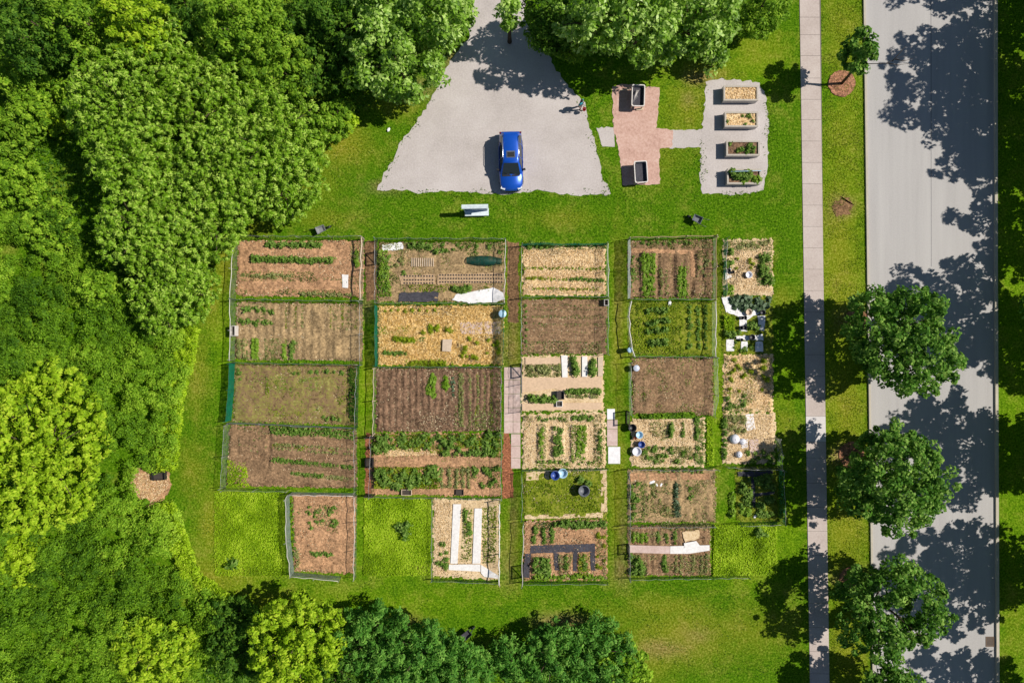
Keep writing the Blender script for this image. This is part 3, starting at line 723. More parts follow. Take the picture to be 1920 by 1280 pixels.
patch("straw_cover", [(1278, 996), (1310, 992), (1310, 1008), (1284, 1015)], 0.15, M["paleStraw"], "pale straw square above the slanted white board", "straw", 39)
ws = "white fleece"
patch("white_fleece", [(1352, 557), (1368, 556), (1390, 583), (1420, 577), (1432, 585), (1412, 592), (1400, 600), (1360, 584)], 0.085, M["whitefab"], "ragged white fleece across the top of the potted plot", "ground sheet", 40)
patch("white_fleece", [(1385, 593), (1399, 593), (1400, 621), (1386, 620)], 0.085, M["whitefab"], "upright white fleece strip carrying black pots", "ground sheet", 41, 0.02)
patch("white_fleece", [(1420, 592), (1434, 592), (1432, 620), (1422, 618)], 0.085, M["whitefab"], "shaded fleece strip at the right edge of the potted plot", "ground sheet", 42, 0.02)
patch("white_fleece", [(1361, 636), (1375, 636), (1376, 658), (1361, 658)], 0.085, M["whitefab"], "white fleece square at the lower left of the potted plot", "ground sheet", 43, 0.02)
patch("white_fleece", [(1389, 640), (1401, 640), (1401, 658), (1389, 658)], 0.085, M["whitefab"], "white fleece square at the lower middle of the potted plot", "ground sheet", 44, 0.02)
patch("white_fleece", [(1416, 640), (1429, 640), (1430, 659), (1415, 659)], 0.085, M["whitefab"], "shaded bluish fleece square at the lower right of the potted plot", "ground sheet", 45, 0.02)
patch("white_fleece", [(1375, 630), (1430, 627), (1430, 638), (1376, 636)], 0.085, M["whitefab"], "fleece strip above the three fleece squares", "ground sheet", 46, 0.06)
patch("white_board", [(1358, 506), (1370, 501), (1371, 520), (1359, 525)], 0.12, M["white"], "white board with a black pot at the left edge of the unfenced straw plot", "board", 47, 0.02)
patch("white_fleece", [(1397, 778), (1412, 775), (1416, 805), (1399, 808)], 0.10, M["whitefab"], "white fleece patch in the upper part of the dome plot", "ground sheet", 48, 0.06)
patch("pale_mat", [(1404, 823), (1421, 821), (1423, 848), (1404, 851)], 0.10, M["slab"], "pale square mat right of the white domes", "mat", 49, 0.03)
patch("pale_mat", [(1426, 822), (1447, 822), (1447, 838), (1426, 840)], 0.10, M["paleStraw"], "straw-coloured square mat at the right edge of the dome plot", "mat", 50, 0.03)
patch("grey_mat", [(1388, 826), (1401, 822), (1401, 838), (1390, 840)], 0.10, M["dome"], "pale grey mat beside the large white dome", "mat", 51, 0.04)
patch("straw_strip", [(985, 965), (1130, 960), (1130, 969), (985, 972)], 0.075, M["paleStraw"], "straw strip along the lower edge of the grassy plot", "straw", 52)
patch("straw_strip", [(1126, 881), (1137, 880), (1138, 958), (1127, 959)], 0.075, M["paleStraw"], "straw strip along the right edge of the grassy plot", "straw", 53)
patch("straw_strip", [(986, 884), (1030, 882), (1030, 898), (987, 899)], 0.075, M["paleStraw"], "straw patch left of the blue tub", "straw", 54)
patch("straw_strip", [(722, 840), (815, 838), (820, 852), (724, 855)], 0.08, M["straw"], "straw strip in the upper half of the lush plot", "straw", 55)
patch("chip_strip", [(705, 857), (938, 856), (938, 870), (703, 872)], 0.08, M["soil_red"], "reddish chip walk across the lush plot", "chip walk", 56)
patch("chip_strip", [(704, 917), (936, 917), (936, 927), (702, 925)], 0.08, M["soil_red"], "reddish chip strip along the lower edge of the lush plot", "chip walk", 57)
patch("grey_walk", [(1382, 884), (1448, 881), (1448, 887), (1412, 893), (1384, 892)], 0.08, M["cloth"], "grey walk along the top of the shaded beds", "ground cloth", 58)
patch("grey_walk", [(1408, 894), (1413, 894), (1416, 950), (1411, 950)], 0.08, M["cloth"], "upright grey walk between the shaded beds", "ground cloth", 59)
patch("grey_walk", [(1415, 924), (1452, 920), (1452, 925), (1415, 930)], 0.08, M["cloth"], "grey walk crossing the right half of the shaded beds", "ground cloth", 60)
patch("chip_strip", [(1180, 886), (1330, 886), (1330, 898), (1182, 900)], 0.14, M["soil_red"], "reddish chip walk along the top of the white stone plot", "chip walk", 61)
patch("chip_strip", [(1184, 466), (1300, 470), (1303, 520), (1294, 520), (1293, 478), (1184, 474)], 0.125, M["soil_red"], "reddish walk bending round the lettuce columns", "chip walk", 62)
patch("straw_heap", [(246, 882), (262, 876), (300, 879), (318, 884), (322, 912), (310, 935), (282, 950), (258, 938), (246, 915)], 0.02, M["soil_red"], "round brown straw heap at the thicket edge", "straw heap", 63, 0.1, 0.12)
for (x, y, r, lab) in ((1578, 157, 25, "round bark mulch ring at the foot of the young street tree"), (1606, 601, 22, "bark mulch ring half hidden under the street tree beside the sign post"),
                       (1596, 852, 24, "bark mulch ring half hidden under the middle street tree"), (1597, 1084, 23, "bark mulch ring showing left of the lowest whole street tree")):
    a = np.linspace(0, 2 * np.pi, 40)[:-1]
    patch("mulch_ring", [(x + r * math.cos(t), y + r * math.sin(t)) for t in a], 0.005, M["mulch"], lab, "mulch ring", int(x), 0.05, 0.05)
a = np.linspace(0, 2 * np.pi, 30)[:-1]
patch("mulch_ring", [(1580 + 19 * math.cos(t), 388 + 17 * math.sin(t)) for t in a], 0.003, M["brownchips"], "small brown treeless soil patch in the grass between sidewalk and road", "soil patch", 5, 0.22, 0.02)

# ------------------------------------------------------------------ straw and weeds over the plots
straw([(712, 576), (942, 575), (940, 680), (711, 682)], 9750, 1, "loose golden straw on the middle left plot", "goldleaf", 0.24, 0.12)
straw([(983, 466), (1132, 466), (1132, 550), (983, 550)], 5400, 2, "loose golden straw on the plot behind the teal net", z=0.10)
straw([(982, 778), (1132, 776), (1133, 875), (982, 876)], 3000, 3, "loose straw between the four upright green beds", z=0.08)
straw([(1187, 787), (1318, 786), (1318, 870), (1187, 870)], 2700, 4, "loose straw on the plot with tubs and buckets", z=0.08)
straw([(1361, 456), (1445, 455), (1445, 548), (1361, 548)], 2250, 5, "loose straw on the unfenced plot at the right", z=0.09)
straw([(1361, 669), (1444, 668), (1444, 768), (1361, 768)], 2850, 6, "straw heaps on the half shaded plot", z=0.12)
straw([(1361, 779), (1448, 778), (1448, 862), (1361, 862)], 1950, 7, "loose straw on the white dome plot", z=0.10)
straw([(816, 940), (848, 940), (842, 1078), (816, 1076)], 1350, 8, "pale straw left of the white board walks", z=0.06)
straw([(250, 885), (316, 886), (318, 912), (282, 945), (252, 918)], 1350, 9, "dry stalks on the brown straw heap", z=0.14)
straw([(724, 842), (815, 840), (818, 852), (726, 853)], 500, 11, "loose straw on the strip in the lush plot", z=0.1)
weeds([(402, 922), (532, 922), (536, 1078), (404, 1078)], 11000, "bright lime weeds in the open plot at the lower left", "lime", 0.13, 0.14, 1)
weeds([(684, 934), (807, 934), (808, 1078), (682, 1078)], 12500, "bright lime weeds between the grey net plot and the board walks", "lime", 0.13, 0.14, 2)
weeds([(1338, 982), (1456, 980), (1456, 1076), (1336, 1078)], 10000, "bright lime weeds in the lower right open plot", "lime", 0.14, 0.18, 3)
weeds([(428, 862), (462, 866), (470, 912), (428, 910)], 900, "lime weeds in the lower left corner of the long-row plot", "lime", 0.18, 0.2, 4)
weeds([(500, 712), (652, 705), (655, 780), (495, 780)], 2600, "low green weeds over the patchy brown plot", "weed", 0.14, 0.12, 5, patchy=0.45)
weeds([(984, 902), (1124, 900), (1124, 958), (984, 962)], 2600, "grassy weeds in the plot with the blue tub", "weed", 0.14, 0.15, 6, patchy=0.25)
weeds([(1184, 570), (1280, 570), (1280, 662), (1182, 660)], 2200, "green weeds among the dark bush rows", "weed", 0.17, 0.2, 7, patchy=0.2)
weeds([(1205, 680), (1280, 676), (1310, 772), (1200, 772)], 1400, "thin low weeds inside the thinly weeded plot", "paleleaf", 0.12, 0.08, 8, patchy=0.4)
weeds([(904, 952), (932, 946), (930, 1056), (906, 1054)], 900, "weeds right of the white board walks", "weed", 0.14, 0.15, 9)
weeds([(712, 470), (728, 470), (735, 556), (712, 556)], 500, "leafy weeds on the left edge of the seed-hole plot", "lettuce", 0.2, 0.3, 10)
weeds([(1200, 776), (1300, 772), (1300, 783), (1205, 784)], 700, "tall green grass between the thinly weeded plot and the tub plot", "ash", 0.22, 0.4, 11)
weeds([(655, 690), (670, 690), (670, 790), (656, 790)], 700, "dark grass strip along the right fence of the patchy plot", "dark", 0.18, 0.3, 12)
weeds([(1290, 890), (1340, 885), (1340, 975), (1295, 975)], 900, "yellowish weeds at the right side of the white stone plot", "paleleaf", 0.14, 0.12, 13)
weeds([(1356, 590), (1376, 596), (1376, 632), (1358, 634)], 600, "lime weeds at the left of the potted plot", "lime", 0.18, 0.3, 14)
weeds([(1325, 785), (1338, 785), (1338, 872), (1325, 872)], 500, "bright grass right of the tub plot", "lime", 0.16, 0.2, 15)
weeds([(870, 950), (886, 952), (884, 1050), (864, 1052)], 350, "weeds between the two long white board walks", "weed", 0.15, 0.15, 16)
def litter(pts, n, mat, label, seed, size=0.10, patchy=0.0, z=0.06):
    rng = np.random.default_rng(1700 + seed); p = scatter_in(poly_px(pts), n, rng)
    v = vnoise(p[:, 0] + 50, p[:, 1] + 50, 0.8, seed + 3)
    if patchy: k = v + 0.3 * (rng.random(len(p)) - .5) > patchy; p, v = p[k], v[k]
    N = unit(np.array([0, 0, 1]) + rng.normal(size=(len(p), 3)) * 0.55)
    A = np.clip(0.5 + (v - .5) * .6 + rng.normal(size=len(p)) * 0.28, 0, 1)
    stuff_leaves("plant_litter", np.column_stack([p, z + bedz(p[:, 0], p[:, 1]) + 0.05 * rng.random(len(p))]), N, size, 0.55, M[mat], rng, A, label=label, cat="litter")
LQ = {"A1": ("litter_red", "litter_brown"), "A2": ("litter_brown", "litter_brown"), "A3": ("litter_brown", "litter_green"), "A4": ("litter_brown", "litter_red"), "B1": ("litter_brown", "litter_green"),
      "B3": ("litter_dark", "litter_brown"), "B4": ("litter_red", "litter_green"), "A6": ("litter_red", "litter_brown"), "B6": ("litter_brown",), "C2": ("litter_brown",), "C4": ("litter_brown", "litter_green"),
      "C5": ("litter_green", "litter_brown"), "C6": ("litter_red", "litter_brown"), "D1": ("litter_brown", "litter_green"), "D2": ("litter_green", "litter_green"), "D3": ("litter_brown", "litter_green"), "D4": ("litter_brown", "litter_green"),
      "D5": ("litter_brown", "litter_green"), "D6": ("litter_brown", "litter_red"), "E1": ("litter_brown",), "E2": ("litter_green",), "E3": ("litter_brown", "litter_green"), "E4": ("litter_brown",), "E5": ("litter_green",), "C1": ("litter_brown",), "B2": ("litter_brown",)}
for i_, (k_, mats) in enumerate(LQ.items()):
    b_ = PQ[k_]; area = abs((b_[1][0] - b_[0][0]) * (b_[3][1] - b_[0][1])) / 576
    for m_i, mt_ in enumerate(mats):
        dens = 65 if k_ not in ("C1", "B2", "E1", "E3", "B6", "C4", "D4", "E4") else 22
        litter(b_, int(area * dens), mt_, "bits of %s litter on the %s" % ({"litter_brown": "brown", "litter_dark": "dark", "litter_red": "reddish", "litter_green": "green"}[mt_], P[k_]["label"].split(",")[0]), i_ * 7 + m_i, 0.10 if m_i == 0 else 0.13, 0.0 if m_i == 0 else 0.45, 0.10 if k_ in ("C1", "B2", "E3") else 0.06)
def growth(pts, n, mat, label, seed, thr=.5, size=.14, h=.18):
    weeds(pts, n, label, mat, size, h, 900 + seed, "low_growth", .55, thr)
growth([(1009, 794), (1026, 794), (1026, 862), (1009, 862)], 420, "paleleaf", "yellowish growth in the first of the four upright beds", 1, .3)
growth([(1071, 796), (1100, 796), (1100, 862), (1071, 862)], 800, "lettuce", "bright growth in the third of the four upright beds", 2, .3)
growth([(1112, 790), (1133, 790), (1133, 870), (1112, 870)], 420, "paleleaf", "growth along the right side of the four-bed straw plot", 3, .4)
growth([(985, 778), (1130, 776), (1130, 790), (985, 792)], 620, "paleleaf", "growth along the top of the four-bed straw plot", 4, .4)
growth([(985, 862), (1130, 862), (1130, 876), (985, 876)], 420, "weed", "growth along the bottom of the four-bed straw plot", 5, .5)
growth([(984, 978), (1136, 976), (1136, 990), (984, 992)], 800, "bushy", "green growth along the top of the cloth-walk plot", 6, .3)
growth([(1118, 990), (1136, 990), (1136, 1084), (1118, 1084)], 500, "paleleaf", "growth along the right side of the cloth-walk plot", 7, .4)
growth([(1046, 1038), (1074, 1036), (1074, 1078), (1048, 1078)], 420, "paleleaf", "pale growth in the middle bed of the cloth walks", 8, .4)
growth([(1084, 1036), (1106, 1036), (1106, 1078), (1084, 1078)], 380, "weed", "green growth in the right bed of the cloth walks", 9, .4)
growth([(1200, 836), (1298, 836), (1298, 870), (1200, 870)], 1500, "paleleaf", "yellowish growth in the lower half of the tub plot", 10, .42)
growth([(1302, 786), (1320, 786), (1320, 870), (1302, 870)], 500, "bushy", "green growth at the right edge of the tub plot", 11, .4)
growth([(1216, 790), (1250, 790), (1250, 826), (1216, 826)], 380, "paleleaf", "yellowish growth in the upper left of the tub plot", 12, .5)
growth([(1180, 902), (1210, 902), (1210, 974), (1180, 974)], 650, "bushy", "green growth at the left side of the white stone plot", 13, .45)
growth([(1206, 912), (1264, 912), (1264, 968), (1206, 968)], 900, "paleleaf", "greyish growth in the middle of the white stone plot", 14, .45)
growth([(1262, 906), (1276, 906), (1276, 968), (1262, 968)], 420, "blue", "blue-green growth along the hedge row", 15, .2, .16, .3)
growth([(1180, 980), (1332, 979), (1332, 992), (1180, 994)], 800, "paleleaf", "dull green growth above the plank walk plot", 16, .4)
growth([(1180, 1040), (1330, 1040), (1330, 1076), (1180, 1076)], 1500, "paleleaf", "mixed growth below the long plank walk", 17, .5)
growth([(1180, 1038), (1212, 1038), (1212, 1078), (1180, 1078)], 600, "bushy", "dense growth at the lower left of the plank walk plot", 18, .3)
growth([(1180, 994), (1270, 994), (1270, 1018), (1180, 1018)], 700, "paleleaf", "pale growth above the long plank walk", 19, .52)
growth([(1360, 452), (1447, 452), (1447, 470), (1360, 470)], 600, "paleleaf", "dry growth along the top of the unfenced straw plot", 20, .35)
growth([(1418, 472), (1446, 472), (1446, 535), (1418, 535)], 900, "bushy", "green growth down the right side of the unfenced straw plot", 21, .35)
growth([(1360, 670), (1445, 670), (1445, 768), (1360, 768)], 1500, "weed", "weeds among the straw heaps", 22, .58)
growth([(1362, 735), (1410, 735), (1410, 770), (1362, 770)], 700, "bushy", "green growth at the lower left of the straw heaps", 23, .4)
growth([(1360, 778), (1398, 778), (1398, 815), (1360, 815)], 700, "paleleaf", "yellowish growth at the upper left of the dome plot", 24, .35)
growth([(712, 455), (944, 455), (944, 470), (760, 474), (712, 474)], 1500, "paleleaf", "dull growth along the top of the seed-hole plot", 25, .35)
growth([(712, 474), (760, 474), (760, 556), (712, 556)], 1000, "paleleaf", "dull growth at the left of the seed-hole plot", 26, .5)
growth([(760, 534), (945, 532), (945, 546), (760, 548)], 700, "weed", "weeds below the seed beds", 27, .5)
growth([(870, 474), (944, 470), (944, 500), (920, 500)], 500, "paleleaf", "dull growth round the net tunnel", 28, .45)
growth([(446, 570), (516, 570), (516, 612), (446, 612)], 800, "paleleaf", "dull growth at the upper left of the mound plot", 29, .5)
growth([(444, 634), (560, 634), (560, 674), (444, 674)], 1100, "paleleaf", "dull growth along the bottom of the mound plot", 30, .55)
growth([(450, 508), (660, 510), (660, 530), (450, 526)], 900, "paleleaf", "greyish growth in the lower part of the reddish plot", 31, .5)
growth([(450, 542), (680, 544), (680, 554), (450, 552)], 700, "paleleaf", "growth along the bottom fence of the reddish plot", 32, .4)
growth([(658, 455), (680, 455), (680, 552), (658, 552)], 500, "paleleaf", "pale growth along the right rail of the reddish plot", 33, .45)
growth([(702, 814), (936, 814), (936, 856), (702, 840)], 3400, "weed", "green growth filling the upper half of the lush plot", 34, .35, .16, .3)
growth([(702, 874), (824, 874), (824, 914), (702, 914)], 2600, "weed", "green growth filling the lower left of the lush plot", 35, .25, .16, .3)
growth([(824, 874), (936, 874), (936, 914), (824, 914)], 1200, "paleleaf", "yellowish growth in the lower right of the lush plot", 36, .42)
growth([(850, 695), (936, 695), (936, 804), (850, 804)], 2200, "paleleaf", "faint green columns on the right of the dark soil", 37, .55, .10, .08)
growth([(560, 945), (640, 945), (640, 1000), (560, 1000)], 800, "paleleaf", "pale growth in the upper part of the grey net plot", 38, .5)
growth([(985, 640), (1134, 640), (1134, 664), (985, 664)], 700, "paleleaf", "dull growth along the bottom of the dotted plot", 39, .45)
growth([(985, 457), (1134, 457), (1134, 468), (985, 468)], 500, "bushy", "green growth at the foot of the teal net", 40, .4)
growth([(1180, 452), (1334, 452), (1334, 466), (1180, 468)], 800, "paleleaf", "dull growth along the top of the lettuce plot", 41, .4)
growth([(1178, 470), (1198, 470), (1198, 556), (1178, 556)], 500, "bushy", "green growth at the left fence of the lettuce plot", 42, .45)
growth([(1306, 470), (1334, 470), (1334, 520), (1306, 520)], 500, "paleleaf", "pale growth in the right bed of the lettuce plot", 43, .4)
growth([(1204, 476), (1228, 476), (1228, 554), (1204, 554)], 700, "lettuce", "bright growth in the left lettuce column", 44, .3)
growth([(1270, 500), (1290, 500), (1290, 554), (1270, 554)], 420, "lettuce", "bright growth in the right lettuce column", 45, .3)
growth([(432, 800), (668, 806), (668, 826), (508, 822)], 900, "paleleaf", "dull growth between the topmost long rows", 46, .5, .1, .1)
growth([(985, 682), (1052, 682), (1052, 706), (985, 706)], 700, "paleleaf", "dry grass in the boarded bed", 47, .2)
for k_, x_ in enumerate((537, 546, 556, 566, 620, 631, 643, 655, 667)):
    growth([(x_ - 2, 573), (x_ + 2, 573), (x_ + 2, 616), (x_ - 2, 616)], 130, "paleleaf" if k_ % 2 else "weed", "narrow green column in the upper half of the mound plot", 60 + k_, .15, .15, .1)
for k_, x_ in enumerate((450, 463, 477, 500, 512, 534, 548)):
    growth([(x_ - 3, 636), (x_ + 3, 636), (x_ + 3, 673), (x_ - 3, 673)], 150, "weed" if k_ in (2, 5) else "bushy" if k_ in (1, 6) else "paleleaf", "narrow green column in the lower left of the mound plot", 70 + k_, .15, .15, .1)
growth([(495, 700), (655, 700), (655, 790), (490, 790)], 3200, "weed", "bright weeds spread over the patchy plot", 80, .5, .12, .08)
growth([(520, 706), (650, 706), (650, 735), (520, 735)], 1500, "lettuce", "upper bright weed patch on the patchy plot", 81, .42, .12, .08)
growth([(490, 742), (600, 742), (600, 770), (490, 770)], 1300, "lettuce", "lower bright weed patch on the patchy plot", 82, .42, .12, .08)
for k_, (a_, b_) in enumerate((((508, 802), (664, 816)), ((512, 834), (664, 848)), ((512, 862), (662, 876)), ((545, 886), (662, 898)))):
    growth([(a_[0], a_[1] - 4), (b_[0], b_[1] - 4), (b_[0], b_[1] + 4), (a_[0], a_[1] + 4)], 480, ("bushy", "weed", "bushy", "paleleaf")[k_], "green growth within one of the long rows", 90 + k_, .2, .16, .14)
for k_, x_ in enumerate((863, 880, 894, 908, 922)):
    growth([(x_ - 3, 698), (x_ + 3, 698), (x_ + 3, 803), (x_ - 3, 803)], 300, "paleleaf" if k_ % 2 else "weed", "narrow green column on the dark soil", 100 + k_, .25, .13, .1)
growth([(860, 630), (940, 630), (940, 680), (850, 680)], 1100, "litter_brown", "brown dead tufts in the lower right of the golden straw", 110, .58, .2, .2)
growth([(714, 574), (940, 574), (940, 592), (714, 590)], 1000, "litter_brown", "brown patches along the top of the golden straw", 111, .52, .2, .15)
growth([(714, 612), (860, 608), (860, 626), (714, 626)], 900, "weed", "green streak across the golden straw", 112, .5, .2, .15)
growth([(714, 632), (800, 632), (800, 640), (714, 640)], 320, "bushy", "dark green streak on the left of the golden straw", 113, .3, .2, .15)
growth([(760, 674), (850, 672), (850, 684), (760, 684)], 500, "weed", "green streak along the bottom of the golden straw", 114, .3, .2, .2)
growth([(1010, 464), (1060, 464), (1060, 485), (1020, 485)], 400, "litter_dark", "brown patch in the upper left of the straw behind the teal net", 115, .45, .14, .08)
growth([(1108, 468), (1130, 466), (1130, 492), (1105, 492)], 260, "litter_dark", "brown patch in the upper right of the straw behind the teal net", 116, .45, .14, .08)
growth([(1362, 668), (1444, 668), (1444, 770), (1362, 770)], 1300, "litter_dark", "dark bits coloured as the shade between the straw heaps", 117, .6, .2, .1)  # flat dark bits colour in the shade between heaps
growth([(1362, 456), (1420, 456), (1420, 545), (1362, 545)], 900, "litter_dark", "dark bits scattered over the unfenced straw", 118, .62, .18, .1)  # dark bits scattered in noise patches
growth([(556, 936), (660, 936), (658, 1066), (560, 1060)], 900, "litter_dark", "dark clods in the grey net plot", 119, .6, .14, .05)
growth([(980, 568), (1134, 568), (1134, 626), (992, 626)], 1400, "litter_dark", "dark bits coloured as shaded pits between seedlings on the dotted plot", 120, .5, .1, .04)  # dark bits colour in the shade of pits; the soil is not hollowed
growth([(446, 616), (676, 616), (676, 634), (446, 634)], 1200, "litter_dark", "dark clods across the middle of the mound plot", 121, .55, .1, .05)
growth([(1190, 680), (1330, 680), (1330, 775), (1190, 775)], 2200, "weed", "thin green cover on the thinly weeded plot", 122, .55, .1, .04)
# rough grass growing along fence feet and plot edges
weeds([(330, 430), (560, 330), (700, 240), (1480, 120), (1500, 1270), (1250, 1270), (1180, 1150), (700, 1150), (420, 1100), (340, 950)], 52000, "clover and grass tufts scattered over the lawn", "turf", .10, .04, 60, "lawn_tufts", .5, .38)
weeds([(1540, -40), (1615, -40), (1636, 1300), (1556, 1300)], 16000, "dry grass tufts on the strip between sidewalk and road", "weed", .10, .04, 61, "lawn_tufts", .5, .40)
def fringe(lines, per, label, mat, seed, wdt=0.22, h=0.28):
    rng = np.random.default_rng(seed); PP = []
    for (x0, y0), (x1, y1) in lines:
        a, b = np.array(G(x0, y0)), np.array(G(x1, y1)); n = int(np.linalg.norm(b - a) * per)
        t = rng.random(n)[:, None]; PP.append(a + (b - a) * t + rng.normal(size=(n, 2)) * wdt * 0.5)
    p = np.vstack(PP); p = p[vnoise(p[:, 0] + 50, p[:, 1] + 50, 0.9, seed + 1) + .35 * (rng.random(len(p)) - .5) > 0.52]
    z = 0.03 + h * rng.random(len(p)) * vnoise(p[:, 0] + 50, p[:, 1] + 50, 1.0, seed)
    N = unit(np.array([0, 0, 1]) + rng.normal(size=(len(p), 3)) * 0.7)
    stuff_leaves("rough_grass", np.column_stack([p, z]), N, 0.17, 0.3, M[mat], rng, label=label, cat="grass")
fringe([((445, 561), (682, 563)), ((442, 678), (680, 680)), ((440, 792), (668, 800)), ((708, 570), (948, 569)), ((708, 686), (942, 686)), ((980, 557), (1137, 557)), ((979, 666), (1050, 665)),
        ((1180, 562), (1335, 562)), ((1180, 668), (1336, 668)), ((1182, 878), (1322, 877)), ((1178, 981), (1335, 981)), ((980, 879), (1137, 878)), ((982, 974), (1135, 972)), ((979, 773), (1135, 770)),
        ((710, 448), (948, 448)), ((450, 447), (682, 447)), ((980, 456), (1136, 456)), ((1178, 448), (1338, 446)), ((1356, 448), (1450, 446)), ((1356, 553), (1448, 554)), ((1356, 663), (1446, 662)), ((1356, 772), (1448, 772))],
       26, "rough green grass along the fences between plots", "ash", 21)
fringe([((978, 460), (978, 660)), ((1178, 455), (1178, 560)), ((1340, 452), (1340, 560)), ((1355, 455), (1355, 860)), ((1450, 455), (1450, 560)), ((952, 640), (950, 690)), ((708, 460), (708, 560)), ((978, 980), (978, 1085)),
        ((1140, 976), (1140, 1085)), ((1176, 1000), (1176, 1078)), ((1334, 986), (1334, 1078)), ((545, 1075), (668, 1080)), ((812, 1085), (938, 1090)), ((982, 1088), (1140, 1088)), ((1178, 1080), (1332, 1080)), ((698, 815), (698, 925)), ((1380, 880), (1384, 976))],
       22, "rough mixed grass at the plot sides", "weed", 22)
fringe([((712, 357), (790, 364)), ((790, 364), (930, 366)), ((930, 366), (1143, 367)), ((1143, 365), (1122, 290)), ((1122, 290), (1098, 195)), ((712, 345), (750, 268)), ((750, 268), (832, 135)), ((1316, 364), (1436, 358)), ((1436, 355), (1442, 190)), ((1318, 155), (1314, 360))],
       34, "grass tufts ragging the edges of the gravel", "turf", 23, 0.5, 0.10)

# ------------------------------------------------------------------ crops
def crop_mesh(kind, seed):
    rng = np.random.default_rng(400 + seed)
    n, r, h, sz, mat, asp = {"bushy_plant": (46, 0.26, 0.42, 0.17, "bushy", .55), "leafy_plant": (26, 0.24, 0.28, 0.20, "bushy", .5), "lettuce": (30, 0.22, 0.2, 0.20, "lettuce", .7),
                             "cabbage": (24, 0.26, 0.22, 0.24, "blue", .75), "pale_plant": (18, 0.17, 0.2, 0.15, "paleleaf", .45), "grass_tuft": (34, 0.22, 0.35, 0.3, "weed", .14)}[kind]
    D = sphere_dirs(n, rng, 0.0); q = (0.35 + 0.65 * rng.random(n))[:, None]
    Pq = D * q * np.array([r, r, h]) + np.array([0, 0, 0.02])
    N = unit(D * 0.45 + np.array([0, 0, 0.8]) + rng.normal(size=(n, 3)) * 0.35)
    V, F = leaf_quads(Pq, N, sz, sz * asp, rng, 0.25, T=D * np.array([1, 1, 0.2]) + rng.normal(size=(n, 3)) * 0.3)
    V[:, 2] = np.maximum(V[:, 2], 0.0)
    return quads_mesh(kind, V, F, M[mat], np.clip(0.25 + 0.5 * q[:, 0] + (rng.random(n) - .5) * .5, 0, 1))
CROPS = {k: [crop_mesh(k, s) for s in range(4)] for k in ("bushy_plant", "leafy_plant", "lettuce", "cabbage", "pale_plant", "grass_tuft")}
CAT = {"bushy_plant": "bushy plant", "leafy_plant": "leafy plant", "lettuce": "lettuce", "cabbage": "cabbage", "pale_plant": "pale plant", "grass_tuft": "grass tuft"}
PLANTS = []
def crop(kind, px, py, label, s=1.0, z=0.06):
    x, y = G(px, py, 0.15); PLANTS.append((kind, x, y, z + float(bedz(x, y)), s * 1.18 * (0.75 + 0.5 * R.random()), label))
def flush_crops():
    """the 300 largest of a kind stand as objects of their own, the small rest as one mass"""
    for kind in CROPS:
        L = sorted((p for p in PLANTS if p[0] == kind), key=lambda p: -p[4]); V, F, A, n = [], [], [], 0
        for i, (_, x, y, z, k, label) in enumerate(L):
            me = CROPS[kind][R.integers(4)]; kz = k * (0.8 + 0.4 * R.random()); a = R.random() * 6.28
            if i < 290:
                o = link(kind, me, loc=(x, y, z), rz=a); o.scale = (k, k, kz); tag(o, label, CAT[kind], label, "thing"); continue
            co = np.empty(len(me.vertices) * 3, np.float32); me.vertices.foreach_get("co", co); co = co.reshape(-1, 3)
            at = np.empty(len(me.polygons), np.float32); me.attributes["rnd"].data.foreach_get("value", at)
            V.append(np.column_stack([(co[:, 0] * math.cos(a) - co[:, 1] * math.sin(a)) * k + x, (co[:, 0] * math.sin(a) + co[:, 1] * math.cos(a)) * k + y, co[:, 2] * kz + z]))
            F.append(np.arange(len(co)).reshape(-1, 4) + n); A.append(at); n += len(co)
        if V: tag(link("small_" + kind + "s", quads_mesh(kind, np.vstack(V), np.vstack(F), CROPS[kind][0].materials[0], np.concatenate(A))), "the many smaller %ss in the plot rows" % CAT[kind], CAT[kind] + "s", kind="stuff")
def row(kind, p0, p1, n, label, s=1.0, jit=1.0, z=0.06):
    for i in range(n):
        t = (i + 0.5) / n
        crop(kind, p0[0] + (p1[0] - p0[0]) * t + (R.random() - .5) * 2 * jit, p0[1] + (p1[1] - p0[1]) * t + (R.random() - .5) * 2 * jit, label, s, z)
def field(kind, x0, y0, x1, y1, n, label, s=1.0, z=0.06):
    for _ in range(n): crop(kind, x0 + (x1 - x0) * R.random(), y0 + (y1 - y0) * R.random(), label, s, z)
def seedlings(lines, label, mat="bushy", gap=0.22, size=0.13, seed=0, leaves=6, z=0.06):
    """rows of seedlings a hand high, far too many and too small to count"""
    rng = np.random.default_rng(seed); PP = []
    for (x0, y0), (x1, y1) in lines:
        a, b = np.array(G(x0, y0)), np.array(G(x1, y1)); n = max(2, int(np.linalg.norm(b - a) / gap))
        PP.append(a + (b - a) * np.linspace(0, 1, n)[:, None] + rng.normal(size=(n, 2)) * 0.025)
    p = np.repeat(np.vstack(PP), leaves, 0) + rng.normal(size=(leaves * sum(map(len, PP)), 2)) * 0.05
    N = unit(np.array([0, 0, 1]) + rng.normal(size=(len(p), 3)) * 0.5)
    stuff_leaves("seedlings", np.column_stack([p, z + bedz(p[:, 0], p[:, 1]) + 0.08 * rng.random(len(p))]), N, size * 1.2, 0.5, M[mat], rng, label=label, cat="seedlings")

